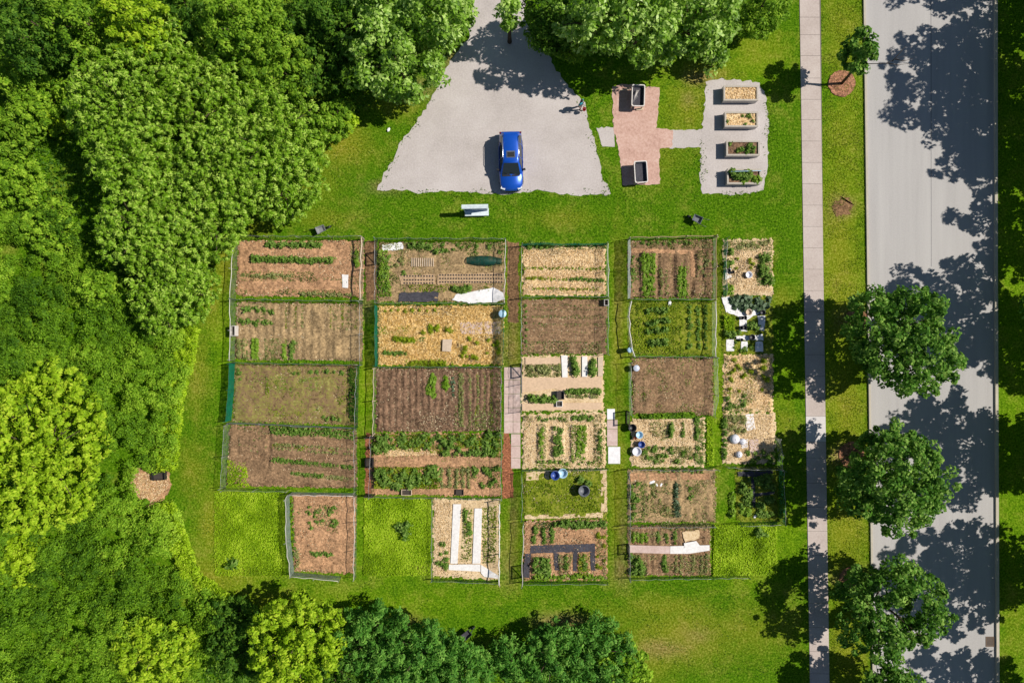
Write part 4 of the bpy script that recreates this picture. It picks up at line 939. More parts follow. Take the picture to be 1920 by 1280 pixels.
row("bushy_plant", (500, 459), (602, 459), 16, "bushy plant in the short top row of the reddish plot", 1.0, 2)
row("bushy_plant", (472, 485), (624, 489), 32, "dark bushy plant in the long dense row of the reddish plot", 0.95, 1.5)
row("pale_plant", (449, 515), (550, 518), 16, "greyish low plant in the third row of the reddish plot", 1.2, 2)
row("lettuce", (669, 474), (669, 502), 6, "pale lettuce at the right side of the reddish plot", 0.9, 3)
row("pale_plant", (560, 550), (660, 552), 14, "pale plant along the bottom fence of the reddish plot", 1.1, 2)
seedlings([((470, 548), (540, 550)), ((560, 520), (640, 524)), ((666, 510), (666, 552))], "fine seedlings among the reddish mulch", "paleleaf", 0.3, 0.13, 1)
row("leafy_plant", (455, 578), (515, 584), 12, "leafy plant in the upper left row of the mound plot", 1.0, 3)
row("leafy_plant", (450, 603), (512, 604), 11, "leafy plant in the second left row of the mound plot", 1.0, 2)
for x in (447, 457): row("pale_plant", (x, 636), (x, 671), 7, "pale plant in the two lower left columns of the mound plot", 1.0, 1)
for x in (474, 481): row("lettuce", (x, 636), (x, 671), 8, "yellow-green plant in the lower left columns of the mound plot", 0.8, 1)
row("lettuce", (532, 645), (532, 673), 6, "lettuce in the lower middle column of the mound plot", 0.9, 1)
row("bushy_plant", (549, 640), (545, 673), 7, "dark plant beside the lower middle lettuces of the mound plot", 0.8, 2)
seedlings([((x, 574), (x, 612)) for x in (535, 543, 552, 560, 568)] + [((x, 574), (x, 616)) for x in (618, 627, 635, 644, 652, 661, 670)] + [((x, 636), (x, 672)) for x in (500, 507, 514, 520)], "columns of seedlings on the mound plot", "paleleaf", 0.26, 0.15, 2)
row("leafy_plant", (540, 697), (652, 700), 7, "scattered plant along the top of the patchy weedy plot", 0.8, 4)
row("leafy_plant", (600, 783), (640, 786), 4, "plant along the bottom of the patchy weedy plot", 0.9, 2)
field("leafy_plant", 444, 690, 462, 712, 4, "plant in the upper left corner of the patchy weedy plot", 0.8)
for k, (a, b, n, s, kind, lab) in enumerate((((506, 802), (664, 812), 24, .95, "leafy_plant", "leafy plant in the topmost of the long rows"), ((508, 809), (664, 819), 23, .95, "leafy_plant", "leafy plant in the topmost of the long rows"),
                                  ((514, 832), (664, 843), 22, .85, "pale_plant", "yellow-green plant in the second of the long rows"), ((514, 840), (664, 851), 22, .85, "pale_plant", "yellow-green plant in the second of the long rows"),
                                  ((512, 862), (662, 874), 24, .85, "leafy_plant", "leafy plant in the third of the long rows"), ((545, 886), (606, 893), 10, .7, "leafy_plant", "small plant at the left of the fourth long row"),
                                  ((618, 893), (662, 898), 8, .9, "pale_plant", "yellowish plant at the right of the fourth long row"))):
    row(kind, a, b, n, lab, s, 1)
seedlings([((450, 820), (500, 824)), ((452, 832), (500, 838)), ((455, 842), (505, 848)), ((450, 803), (500, 805))], "thin seedlings in the left bed of the long-row plot", "paleleaf", 0.3, 0.13, 3)
row("bushy_plant", (762, 461), (805, 463), 7, "bushy plant right of the small white crumpled cover", 1.0, 3)
field("leafy_plant", 812, 458, 942, 472, 14, "low plant along the top of the seed-hole plot", 0.8)
field("leafy_plant", 716, 480, 730, 552, 14, "leafy plant on the left side of the seed-hole plot", 0.95)
row("bushy_plant", (846, 539), (880, 545), 8, "bright plant beside the large white sheet", 1.0, 4)
crop("bushy_plant", 818, 472, "single rounded plant at the top middle of the seed-hole plot", 1.3)
crop("leafy_plant", 757, 512, "single dark plant above the seed holes", 1.0)
field("pale_plant", 720, 484, 760, 500, 7, "dry pale plant in the left bed of the seed-hole plot", 1.0)
def seed_holes(x0, x1, ys, n):
    m = MB()
    for y in ys:
        for i in range(n):
            x, yy = G(x0 + (x1 - x0) * (i + .5) / n, y); m.lathe((x, yy, 0.148), [(0.075, 0), (0.07, 0.012)], 8)
    return m
patch("seed_bed", [(748, 516), (816, 515), (816, 533), (752, 533)], 0.135, M["seedsoil"], "short raised seed bed with dark planting holes", "seed bed", 71, 0.04)
patch("seed_bed", [(821, 514), (945, 512), (945, 530), (821, 533)], 0.135, M["seedsoil"], "long raised seed bed with dark planting holes", "seed bed", 72, 0.04)
tag(seed_holes(756, 814, (518, 525, 531), 11).build("planting_holes", M["darkwood"]), "rows of dark planting holes in the short seed bed", "planting holes", kind="stuff")
tag(seed_holes(823, 943, (516, 522.5, 529), 24).build("planting_holes", M["darkwood"]), "rows of dark planting holes in the long seed bed", "planting holes", kind="stuff")
m_ = MB()
for x in range(772, 816, 4): m_.prism(poly_px([(x, 484), (x + 1.6, 484), (x + 1.6, 500), (x, 500)])[::-1], 0.11, 0.15)
tag(m_.build("slatted_bed", M["palewood"]), "pale slatted bed cover in the middle of the seed-hole plot", "bed cover")
row("grass_tuft", (738, 636), (778, 637), 8, "dark green tuft in the left row on the golden straw", 1.1, 1.5, 0.1)
row("leafy_plant", (716, 662), (762, 661), 9, "leafy plant in the lower left row on the golden straw", 0.8, 1.5, 0.1)
field("grass_tuft", 790, 612, 850, 624, 10, "grass tuft in the middle of the golden straw", 0.9, 0.1)
field("grass_tuft", 866, 632, 936, 672, 18, "brownish grass tuft in the right half of the golden straw", 0.9, 0.1)
row("grass_tuft", (770, 680), (835, 679), 10, "green tuft on the bottom edge of the golden straw", 1.0, 2, 0.1)
row("grass_tuft", (715, 583), (820, 580), 8, "sparse tuft along the top of the golden straw", 0.7, 2, 0.1)
field("lettuce", 801, 704, 817, 748, 22, "bright lettuce in the larger patch on the dark soil", 0.95)
row("lettuce", (835, 704), (836, 728), 7, "bright lettuce in the smaller patch on the dark soil", 1.0, 2)
row("cabbage", (849, 705), (849, 745), 5, "dull purple-green plant right of the lettuce patches", 0.6, 2)
for x in (862, 867): row("pale_plant", (x, 700), (x, 800), 17, "yellowish plant in the first column on the dark soil", 0.8, 1)
for x in (881, 896): row("pale_plant", (x, 702), (x, 800), 16, "yellowish plant in the middle columns on the dark soil", 0.7, 1)
seedlings([((x, 700), (x, 802)) for x in (890, 903, 910, 917, 924, 931)] + [((855, 760), (855, 803))], "columns of fine seedlings on the dark soil", "paleleaf", 0.24, 0.15, 4)
field("bushy_plant", 702, 816, 730, 850, 16, "bright bushy plant in the upper left of the lush plot", 1.0)
field("leafy_plant", 730, 814, 835, 838, 34, "leafy plant in the upper middle of the lush plot", 1.1)
field("bushy_plant", 830, 816, 900, 852, 30, "bushy plant in the upper centre of the lush plot", 1.0)
field("leafy_plant", 898, 812, 936, 854, 24, "tall green plant in the upper right of the lush plot", 1.3)
field("bushy_plant", 704, 876, 770, 912, 34, "bushy plant in the lower left of the lush plot", 1.0)
field("leafy_plant", 766, 876, 822, 912, 34, "dark leafy plant in the lower middle of the lush plot", 1.25)
for x in (828, 842, 856, 868, 878): row("pale_plant", (x, 878), (x, 914), 9, "yellowish plant in the narrow columns of the lush plot", 0.9, 1)
field("leafy_plant", 886, 876, 934, 914, 18, "leafy plant in the lower right of the lush plot", 1.0)
field("leafy_plant", 572, 950, 634, 990, 26, "small plant in the upper cluster of the grey net plot", 0.7)
row("leafy_plant", (580, 1036), (622, 1038), 10, "small plant in the lower row of the grey net plot", 0.8, 2)
row("leafy_plant", (547, 940), (553, 1045), 9, "small plant along the left net of the grey net plot", 0.6, 1)
row("pale_plant", (556, 1030), (558, 1062), 5, "yellow-green plant in the lower left of the grey net plot", 1.0, 2)
field("leafy_plant", 818, 1006, 838, 1068, 12, "dark plant left of the white board walks", 0.9)
row("leafy_plant", (872, 956), (880, 1000), 6, "plant between the long white board walks", 1.0, 3)
field("bushy_plant", 988, 456, 1030, 465, 9, "plant at the foot of the teal net", 0.8)
row("grass_tuft", (985, 521), (1018, 522), 6, "yellow-green tuft at the left end of the straw row", 0.7, 1, 0.1)
row("leafy_plant", (1068, 523), (1132, 525), 13, "dark plant in the right half of the straw row", 0.7, 1, 0.1)
seedlings([((985, 503), (1132, 504)), ((1000, 541), (1120, 542)), ((1020, 523), (1070, 524))], "thin weeds between straw rows behind the teal net", "weed", 0.25, 0.2, 5, z=0.12)
seedlings([((x, y), (x + 1, y + 12)) for x in range(1000, 1132, 5) for y in (580, 596, 612)] + [((1000, y), (1130, y + 1)) for y in (572, 640)], "dots of seedlings on the brown plot", "bushy", 0.2, 0.10, 6, 3)
row("leafy_plant", (986, 568), (986, 655), 8, "small plant down the left edge of the dotted plot", 0.6, 1)
field("pale_plant", 990, 686, 1050, 703, 30, "dry greyish plant in the boarded bed", 1.1)
row("bushy_plant", (1077, 673), (1079, 704), 9, "dark plant in the left of the two upright green beds", 1.0, 3)
row("bushy_plant", (1112, 673), (1110, 704), 9, "dark plant in the right of the two upright green beds", 1.0, 3)
row("bushy_plant", (990, 746), (1044, 748), 16, "dark plant in the lower left boarded bed", 1.0, 4)
row("bushy_plant", (1062, 734), (1122, 732), 14, "dark plant in the lower right boarded bed", 0.9, 2)
row("pale_plant", (1062, 744), (1122, 742), 14, "greyish plant along the lower right boarded bed", 0.9, 2)
field("leafy_plant", 1040, 802, 1056, 852, 24, "dense green plant in the second of the four upright beds", 0.85)
for x, n, lab in ((1015, 12, "yellow-green plant in the first of the four upright beds"), (1085, 14, "plant in the third of the four upright beds"), (1093, 10, "plant in the third of the four upright beds"), (1124, 10, "plant at the right edge of the four-bed straw plot")):
    row("lettuce" if x < 1100 else "leafy_plant", (x, 800), (x, 858), n, lab, 0.75, 3)
row("leafy_plant", (1010, 786), (1062, 784), 8, "plant along the top left of the four-bed straw plot", 0.7, 3)
row("leafy_plant", (1070, 783), (1110, 784), 9, "dark plant along the top right of the four-bed straw plot", 0.9, 2)
row("leafy_plant", (1005, 866), (1120, 868), 11, "plant along the bottom of the four-bed straw plot", 0.7, 3)
field("bushy_plant", 1080, 896, 1105, 910, 7, "dark plant above the black composter", 0.9)
for x in (1003, 1020, 1036): row("leafy_plant", (x, 988), (x, 1018), 6, "plant in the three short columns above the cloth walks", 0.8, 2)
row("bushy_plant", (1040, 983), (1136, 982), 18, "bushy plant along the top of the cloth-walk plot", 0.9, 3)
field("leafy_plant", 1000, 1044, 1030, 1076, 28, "dense dark plant in the lower left bed of the cloth walks", 1.0)
for x in (1061, 1094): row("leafy_plant", (x, 1040), (x, 1068), 6, "plant in the narrow beds between cloth teeth", 0.8, 2)
row("lettuce", (1000, 1080), (1134, 1081), 22, "bright plant along the bottom of the cloth-walk plot", 0.9, 3)
field("grass_tuft", 1118, 990, 1134, 1070, 9, "tuft at the right edge of the cloth-walk plot", 0.7)
for x in (1207, 1215, 1223): row("lettuce", (x, 476), (x, 552), 15, "bright lettuce in the left wide column", 0.85, 2)
for x in (1274, 1283): row("lettuce", (x, 502), (x, 554), 11, "bright lettuce in the right column", 0.85, 2)
for x in (1240, 1249): row("pale_plant", (x, 502), (x, 552), 10, "small plant between the lettuce columns", 0.7, 2)
row("leafy_plant", (1186, 475), (1186, 550), 9, "plant along the left fence of the lettuce plot", 0.7, 2)
field("pale_plant", 1310, 480, 1332, 518, 14, "pale plant in the right bed of the lettuce plot", 0.9)
row("leafy_plant", (1200, 457), (1300, 455), 10, "plant along the top of the lettuce plot", 0.7, 2)
for y in (583, 605, 622, 642): row("bushy_plant", (1212, y), (1252, y - 2), 6, "dark bushy plant in the four short rows of the weedy plot", 1.0, 3)
for x in (1293, 1309, 1323): row("leafy_plant", (x, 572), (x, 655), 12, "plant in the right columns of the weedy plot", 0.8, 2)
row("bushy_plant", (1257, 796), (1258, 818), 6, "dark plant in the short upright bed of the tub plot", 0.9, 2)
row("leafy_plant", (1281, 792), (1281, 818), 6, "plant in the middle short bed of the tub plot", 0.7, 2)
row("leafy_plant", (1308, 784), (1308, 822), 10, "dark plant in the right bed of the tub plot", 0.9, 3)
field("leafy_plant", 1204, 838, 1295, 868, 26, "plant in the lower straw of the tub plot", 0.9)
field("leafy_plant", 1304, 830, 1320, 868, 8, "plant at the lower right corner of the tub plot", 0.8)
field("leafy_plant", 1182, 905, 1196, 970, 16, "dark plant at the left of the white stone plot", 1.0)
row("leafy_plant", (1232, 884), (1320, 884), 10, "small plant above the chip walk of the white stone plot", 0.6, 2)
row("cabbage", (1268, 908), (1272, 962), 12, "blue-green plant in the hedge row of the white stone plot", 0.7, 2)
row("leafy_plant", (1290, 900), (1295, 935), 7, "dark plant right of the blue-green hedge row", 0.7, 3)
field("pale_plant", 1205, 905, 1262, 970, 26, "greyish plant in the middle of the white stone plot", 0.9)
for x in (1188, 1196, 1204, 1212): row("lettuce", (x, 998), (x, 1017), 5, "small plant in the upper left columns above the plank walk", 0.7, 1)
for x in (1235, 1250, 1266): row("leafy_plant", (x, 998), (x, 1017), 5, "plant in the upper middle columns above the plank walk", 0.7, 2)
field("bushy_plant", 1182, 1042, 1205, 1076, 14, "bushy plant in the lower left of the plank walk plot", 1.0)
row("leafy_plant", (1245, 1040), (1246, 1072), 7, "bright plant in a column below the plank walk", 0.9, 2)
for x in (1268, 1277, 1300, 1315, 1325): row("pale_plant", (x, 1040), (x, 1074), 7, "pale plant in the columns below the plank walk", 0.8, 2)
crop("bushy_plant", 1369, 472, "upper dark bush at the left edge of the unfenced straw plot", 1.4)
crop("bushy_plant", 1366, 494, "lower dark bush at the left edge of the unfenced straw plot", 1.6)
field("bushy_plant", 1424, 478, 1440, 514, 16, "bright plant in the right column of the unfenced straw plot", 0.95)
field("grass_tuft", 1370, 475, 1418, 505, 6, "brown tuft in the middle of the unfenced straw plot", 0.8)
field("lettuce", 1361, 532, 1376, 550, 8, "lime plant in the lower left of the unfenced straw plot", 0.9)
field("bushy_plant", 1425, 512, 1447, 530, 9, "dark plant in the lower right of the unfenced straw plot", 0.9)
field("pale_plant", 1365, 453, 1446, 464, 14, "dry plant along the top of the unfenced straw plot", 1.1)
field("cabbage", 1372, 556, 1446, 577, 34, "blue-green plant in the thick band above the white fleece", 1.0)
field("bushy_plant", 1356, 622, 1386, 632, 8, "green plant between the fleece strips", 0.9)
field("bushy_plant", 1402, 600, 1418, 616, 5, "dark plant between the pot strip and the shaded fleece", 1.0)
field("leafy_plant", 1376, 640, 1416, 658, 9, "plant between the fleece squares", 0.7)
field("grass_tuft", 1362, 672, 1442, 735, 22, "tuft among the straw heaps", 0.9, 0.1)
field("leafy_plant", 1362, 740, 1402, 768, 14, "green plant in the lower left of the straw heaps plot", 0.9)
field("pale_plant", 1362, 780, 1396, 812, 24, "yellowish plant in the upper left of the dome plot", 1.1)
field("leafy_plant", 1400, 846, 1450, 864, 14, "shaded plant along the bottom of the dome plot", 0.9)
row("leafy_plant", (1358, 780), (1360, 862), 10, "plant along the left fence of the dome plot", 0.9, 2)
field("bushy_plant", 1386, 896, 1408, 948, 22, "shaded plant in the left bed of the grey walks", 0.8)
field("bushy_plant", 1418, 890, 1450, 918, 20, "shaded plant in the upper right bed of the grey walks", 0.8)
field("bushy_plant", 1420, 932, 1450, 968, 20, "shaded plant in the lower right bed of the grey walks", 0.8)
field("lettuce", 1390, 952, 1408, 966, 6, "bright sunlit plant in the lower left bed of the grey walks", 0.9)
row("lettuce", (1374, 925), (1374, 968), 9, "bright plant along the left side of the shaded beds", 1.0, 2)
crop("bushy_plant", 437, 1056, "dark bush standing in the lower left lime weeds", 1.6)
field("bushy_plant", 744, 982, 768, 992, 4, "upper dark clump standing in the middle lime weeds", 1.2)
crop("bushy_plant", 760, 1003, "lower dark clump standing in the middle lime weeds", 1.3)
field("bushy_plant", 1418, 994, 1434, 1006, 4, "dark clump standing in the lower right lime weeds", 1.3)

# ------------------------------------------------------------------ fences
POST = MB().tube([(0, 0, 0), (0, 0, 1.3)], 0.022, 6).mesh("post", M["steel"])
POSTW = MB().box((0, 0, 0.65), (0.06, 0.06, 1.3)).mesh("post", M["palewood"])
POSTG = MB().tube([(0, 0, 0), (0, 0, 1.3)], 0.022, 6).mesh("post", M["greensteel"])
def fence(label, pts, mat, post="s", h=1.15, gap=2.3, wire=0.012, wmat="steel", sag=0.03, closed=False):
    Q = [np.array(G(*p)) for p in pts]
    if closed: Q.append(Q[0])
    root = tag(empty("net_fence", *Q[0]), label, "fence", "net fences round the garden plots")
    o = Q[0]; V, F = [], []; top = MB()
    me = {"s": POST, "w": POSTW, "g": POSTG}[post]
    for a, b in zip(Q[:-1], Q[1:]):
        L = np.linalg.norm(b - a); n = max(1, round(L / gap)); k = max(2, int(L / 0.5))
        for i in range(n + (0 if (closed or b is not Q[-1]) else 1)):
            p = a + (b - a) * i / n - o
            c = link("post", me, root, (p[0], p[1], 0)); c.rotation_euler = ((R.random() - .5) * .12, (R.random() - .5) * .12, R.random()); c.scale = (1, 1, h * (0.95 + R.random() * .2) / 1.15)
        nrm = np.array([-(b - a)[1], (b - a)[0]]) / L; line = []
        for i in range(k + 1):
            t = i / k; off = nrm * (R.random() - .5) * 0.10 * (1 if 0 < i < k else 0)
            p = a + (b - a) * t - o
            zt = h - sag * abs(math.sin(math.pi * t * n)) - R.random() * 0.03
            base = len(V); V += [(p[0], p[1], 0.01), (p[0] + off[0], p[1] + off[1], h * .55), (p[0] + off[0] * 1.2, p[1] + off[1] * 1.2, zt)]
            line.append(V[-1])
            if i: F += [(base - 3, base, base + 1, base - 2), (base - 2, base + 1, base + 2, base - 1)]
        if wire: top.tube(line, wire, 5)
    link("netting", quads_mesh("netting", V, F, M[mat]), root)
    if wire: top.build("top_wire", M[wmat], root)
    return root
fence("wire fence along the top of the reddish mulch plot", [(446, 446), (684, 447)], "wire")
fence("pale fence rail on the right side of the reddish mulch plot", [(683, 449), (681, 562)], "net_pale", "w", 1.1, wire=0.06, wmat="palewood")
fence("pale wire fence at the left of the reddish mulch plot", [(447, 450), (442, 562), (441, 676)], "net_pale", wire=0.025, wmat="rim")
fence("dark netting between the reddish plot and the mound plot", [(443, 562), (681, 566)], "net_dgreen", "g")
fence("wire fence on the right of the mound plot", [(681, 568), (680, 684)], "wire")
fence("dark green netting between the mound plot and the patchy plot", [(441, 679), (678, 683)], "net_dgreen", "g")
fence("solid green netting at the left of the patchy weedy plot", [(441, 680), (439, 730), (434, 788)], "net_green", "g", 1.2, wmat="greensteel")
fence("dark wire fence at the right of the patchy weedy plot", [(674, 686), (671, 800)], "net_dgreen", "g")
fence("grey netting along the top of the long-row plot", [(434, 791), (669, 801)], "net_grey", "s", 0.9)
fence("grey-green netting at the left of the long-row plot", [(432, 794), (424, 912)], "net_pale", "s", 1.15)
fence("wire fence round the right and bottom of the long-row plot", [(669, 803), (670, 918)], "wire")
fence("wire fence along the bottom of the long-row plot", [(425, 914), (545, 916)], "wire")
fence("green wire fence along the top of the seed-hole plot", [(708, 450), (948, 451)], "net_dgreen", "g", 1.1)
fence("pale fence at the right of the seed-hole plot", [(948, 452), (946, 569)], "net_pale", "s", 1.15, wire=0.025, wmat="rim")
fence("wire fence at the left of the seed-hole plot", [(708, 452), (708, 568)], "wire")
fence("green netting between the seed-hole plot and the golden straw", [(708, 570), (947, 570)], "net_dgreen", "g", 1.0)
fence("teal green netting at the left of the golden straw", [(708, 573), (708, 686)], "net_green", "g", 1.15, wmat="greensteel")
fence("teal green netting at the right of the golden straw", [(945, 573), (943, 684)], "net_green", "g", 1.15, wmat="greensteel")
fence("dark netting along the bottom of the golden straw", [(707, 687), (942, 687)], "net_dgreen", "g", 1.0)
fence("pale rail fence at the left of the dark soil plot", [(705, 690), (703, 812)], "net_pale", "w", 0.9, wire=0.03, wmat="palewood")
fence("wire fence at the right of the dark soil plot", [(940, 690), (939, 812)], "net_dgreen", "s", 1.1)
fence("wire fence at the left of the lush plot", [(699, 814), (697, 928)], "wire")
fence("wire fence at the right of the lush plot", [(940, 814), (940, 930)], "wire")
fence("low fence along the bottom of the lush plot", [(699, 929), (940, 933)], "net_pale", "s", 0.7)
fence("grey netting round the grey net plot", [(668, 924), (548, 922), (543, 932), (545, 1010), (552, 1072), (640, 1080)], "net_grey", "s", 1.1, wire=0.02, wmat="rim")
fence("pale wire fence at the right of the grey net plot", [(670, 926), (668, 1080)], "net_pale", "s", 1.0, wire=0.022, wmat="rim")
fence("white painted fence at the right of the board walks", [(937, 936), (936, 1088)], "net_pale", "w", 1.1, wire=0.045, wmat="white")
fence("low netting along the bottom of the board walks", [(812, 1084), (936, 1089)], "net_dgreen", "g", 0.7)
fence("low pale fence at the left of the board walks", [(811, 934), (811, 1084)], "net_pale", "s", 0.6)
fence("teal netting along the top of the third straw plot", [(978, 461), (1136, 459)], "net_green", "g", 1.1, wmat="greensteel")
fence("pale wire fence at the right of the third straw plot", [(1137, 460), (1137, 558)], "net_pale", "s", 1.1, wire=0.022, wmat="rim")
fence("wire fence at the left of the third straw plot", [(978, 462), (977, 560), (977, 664)], "net_pale", "s", 1.1)
fence("dark green netting below the third straw plot", [(978, 558), (1137, 557)], "net_dgreen", "g", 1.0)
fence("wire fence at the right of the dotted seedling plot", [(1138, 560), (1137, 664)], "wire")
fence("dark wire fence at the left of the boarded plot", [(977, 668), (977, 772)], "wire")
fence("low netting above the grassy tub plot", [(979, 879), (1137, 877)], "net_dgreen", "g", 0.8)
fence("green netting at the left of the grassy tub plot", [(978, 884), (978, 972)], "net_dgreen", "g", 1.0)
fence("pale fence at the left of the cloth-walk plot", [(981, 976), (979, 1090)], "net_pale", "s", 1.1, wire=0.025, wmat="rim")
fence("dark netting along the bottom of the cloth-walk plot", [(981, 1089), (1138, 1089)], "net_dgreen", "g", 0.8)
fence("dark grey netting at the left of the lettuce plot", [(1177, 452), (1177, 561)], "net_grey", "g", 1.2)
fence("weathered rail fence along the top of the lettuce plot", [(1176, 449), (1337, 445)], "net_pale", "w", 0.9, wire=0.03, wmat="wood")
fence("weathered rail fence at the right of the lettuce plot", [(1337, 447), (1336, 562)], "net_pale", "w", 1.0, wire=0.03, wmat="wood")
fence("green netting between the lettuce plot and the weedy plot", [(1178, 562), (1335, 563)], "net_dgreen", "g", 1.0)
fence("bowed pale fence at the left of the weedy plot", [(1180, 566), (1175, 595), (1180, 645), (1186, 668)], "net_pale", "s", 1.0, wire=0.04, wmat="rim")
fence("pale green fence at the right of the weedy plot", [(1335, 566), (1335, 668)], "net_pale", "s", 1.0, wire=0.035, wmat="rim")
fence("dark netting between the weedy plot and the thinly weeded plot", [(1182, 668), (1336, 669)], "net_dgreen", "g", 0.9)
fence("wire fence at the left of the thinly weeded plot", [(1178, 680), (1180, 776)], "net_pale", "s", 1.1)
fence("wire fence at the right of the thinly weeded plot", [(1338, 671), (1340, 740), (1334, 778)], "net_pale", "s", 1.0)
fence("wire fence below the tub plot", [(1180, 877), (1340, 876)], "wire")
fence("wire fence at the left of the white stone plot", [(1176, 880), (1177, 984)], "wire")
fence("wire fence above the plank walk plot", [(1178, 982), (1334, 981)], "wire")
fence("wire fence at the left of the plank walk plot", [(1177, 988), (1178, 1080)], "wire")
fence("low netting along the bottom of the plank walk plot", [(1178, 1082), (1334, 1079), (1400, 1078)], "net_dgreen", "g", 0.7)
fence("wire fence at the left of the unfenced right column", [(1356, 450), (1355, 556)], "net_dgreen", "g", 1.0)
fence("curved netting at the right of the dome plot", [(1453, 820), (1458, 850), (1457, 876)], "net_pale", "s", 1.1)
fence("dark fence round the shaded beds", [(1460, 878), (1461, 976), (1382, 978)], "net_dgreen", "g", 1.2)
fence("wire fence along the top of the shaded beds", [(1356, 872), (1458, 877)], "wire")

def gate(x, y, w_, h_, label, ang=90, diag=True):
    g = tag(empty("garden_gate", *G(x, y), math.radians(ang)), label, "gate", "timber gates into the plots")
    f = MB(); a = w_ / 2
    for sx in (-a, a): f.box((sx, 0, h_ / 2), (0.09, 0.06, h_))
    for z in (0.08, h_ - 0.05): f.box((0, 0, z), (w_ - 0.10, 0.05, 0.09))
    f.build("frame", M["darkwood"], g)
    if diag:
        m = MB(); m.tube([(-a + .05, 0.05, 0.12), (a - .05, 0.05, h_ - 0.1)], 0.035, 6); m.build("brace", M["darkwood"], g)
    link("mesh_panel", quads_mesh("mesh_panel", [(-a, -0.03, 0.1), (a, -0.03, 0.1), (a, -0.03, h_ - .08), (-a, -0.03, h_ - .08)], [(0, 1, 2, 3)], M["wire"]), g)
gate(706, 484, 0.95, 1.0, "braced timber gate at the left of the seed-hole plot")
gate(978, 694, 1.0, 1.0, "timber gate opening on the paver path")
gate(1175, 782, 1.0, 1.2, "timber gate beside the pale slab path", diag=False)
gate(1177, 1028, 0.75, 0.9, "small timber gate at the end of the long plank walk", diag=False)
gate(980, 1070, 0.95, 1.0, "braced timber gate at the left of the cloth walks")
gate(696, 818, 0.6, 1.1, "narrow gate at the top of the red chip path", 0)
gate(696, 926, 0.6, 1.1, "narrow gate at the bottom of the red chip path", 0)

# ------------------------------------------------------------------ furniture and small things
def planter(cx, cy, w_, d_, h_, label, fill, rz=0.0):
    x, y = G(cx, cy, h_)
    r = tag(empty("raised_bed", x, y, rz), label, "raised bed", "raised beds on the gravel terrace")
    t = 0.06; m = MB()
    for s in (-1, 1):
        m.box((0, s * (d_ / 2 - t / 2), h_ / 2), (w_, t, h_)); m.box((s * (w_ / 2 - t / 2), 0, h_ / 2), (t, d_ - 2 * t, h_))
    m.build("side_wall", M["steel"], r)
    m = MB()
    for s in (-1, 1):
        m.box((0, s * (d_ / 2 - .05), h_ + .02), (w_ + .04, .13, .035)); m.box((s * (w_ / 2 - .05), 0, h_ + .02), (.13, d_ - .24, .035))
    m.build("rim", M["greyrim"], r)
    MB().box((0, 0, h_ / 2), (w_ - .13, d_ - .13, h_ - .12)).build("soil", M[fill], r)
    return r, x, y
def bed_straw(x, y, w_, d_, z, n, label, seed, mat="strawleaf"):
    rng = np.random.default_rng(seed); p = np.array([x, y]) + (rng.random((n, 2)) - .5) * np.array([w_, d_])
    N = unit(np.array([0, 0, 1]) + rng.normal(size=(n, 3)) * 0.4)
    stuff_leaves("straw", np.column_stack([p, z + .08 * rng.random(n)]), N, 0.2, 0.2, M[mat], rng, label=label, cat="straw", droop=0.05)
r, x, y = planter(1389, 175, 2.65, 1.15, 0.65, "raised bed full of pale straw, topmost on the gravel terrace", "straw"); bed_straw(x, y, 2.4, .95, .6, 420, "pale straw filling the topmost raised bed", 1)
r, x, y = planter(1390, 224, 2.55, 1.15, 0.65, "raised bed of straw with a few dark holes, second on the gravel terrace", "straw"); bed_straw(x, y, 2.3, .95, .58, 330, "straw with gaps in the second raised bed", 2)
BX, BY = x, y
r, x, y = planter(1393, 278, 2.55, 1.15, 0.65, "raised bed of dark soil with sparse leaves, third on the gravel terrace", "soil_dark"); SX, SY = x, y
r, x, y = planter(1395, 331, 2.6, 1.15, 0.65, "raised bed overflowing with green plants, lowest on the gravel terrace", "soil_dark"); LX, LY = x, y
def bedcrop(kind, x, y, w_, d_, n, label, s, z=0.6):
    for _ in range(n): PLANTS.append((kind, x + (R.random() - .5) * w_, y + (R.random() - .5) * d_, z, s * 1.2, label))
bedcrop("leafy_plant", BX - .1, BY, 2.0, .8, 7, "small plant poking through the second raised bed", 0.6)
bedcrop("leafy_plant", SX, SY, 2.1, .8, 14, "leafy plant in the third raised bed", 0.8)
bedcrop("bushy_plant", LX - .3, LY + .1, 1.7, .7, 14, "green plant crowding the lowest raised bed", 1.0)
bedcrop("lettuce", LX + .3, LY - .12, 1.8, .6, 16, "yellow-green plant at the front of the lowest raised bed", 0.9)
m = MB(); m.tube([(-1.1, 0.3, 0.6), (-1.1, 0.3, 1.0), (1.2, 0.35, 1.0), (1.2, 0.35, 0.6)], 0.025, 6)
tag(m.build("support_rail", M["palebin"], loc=(LX, LY, 0)), "pale support rail standing over the lowest raised bed", "plant support")

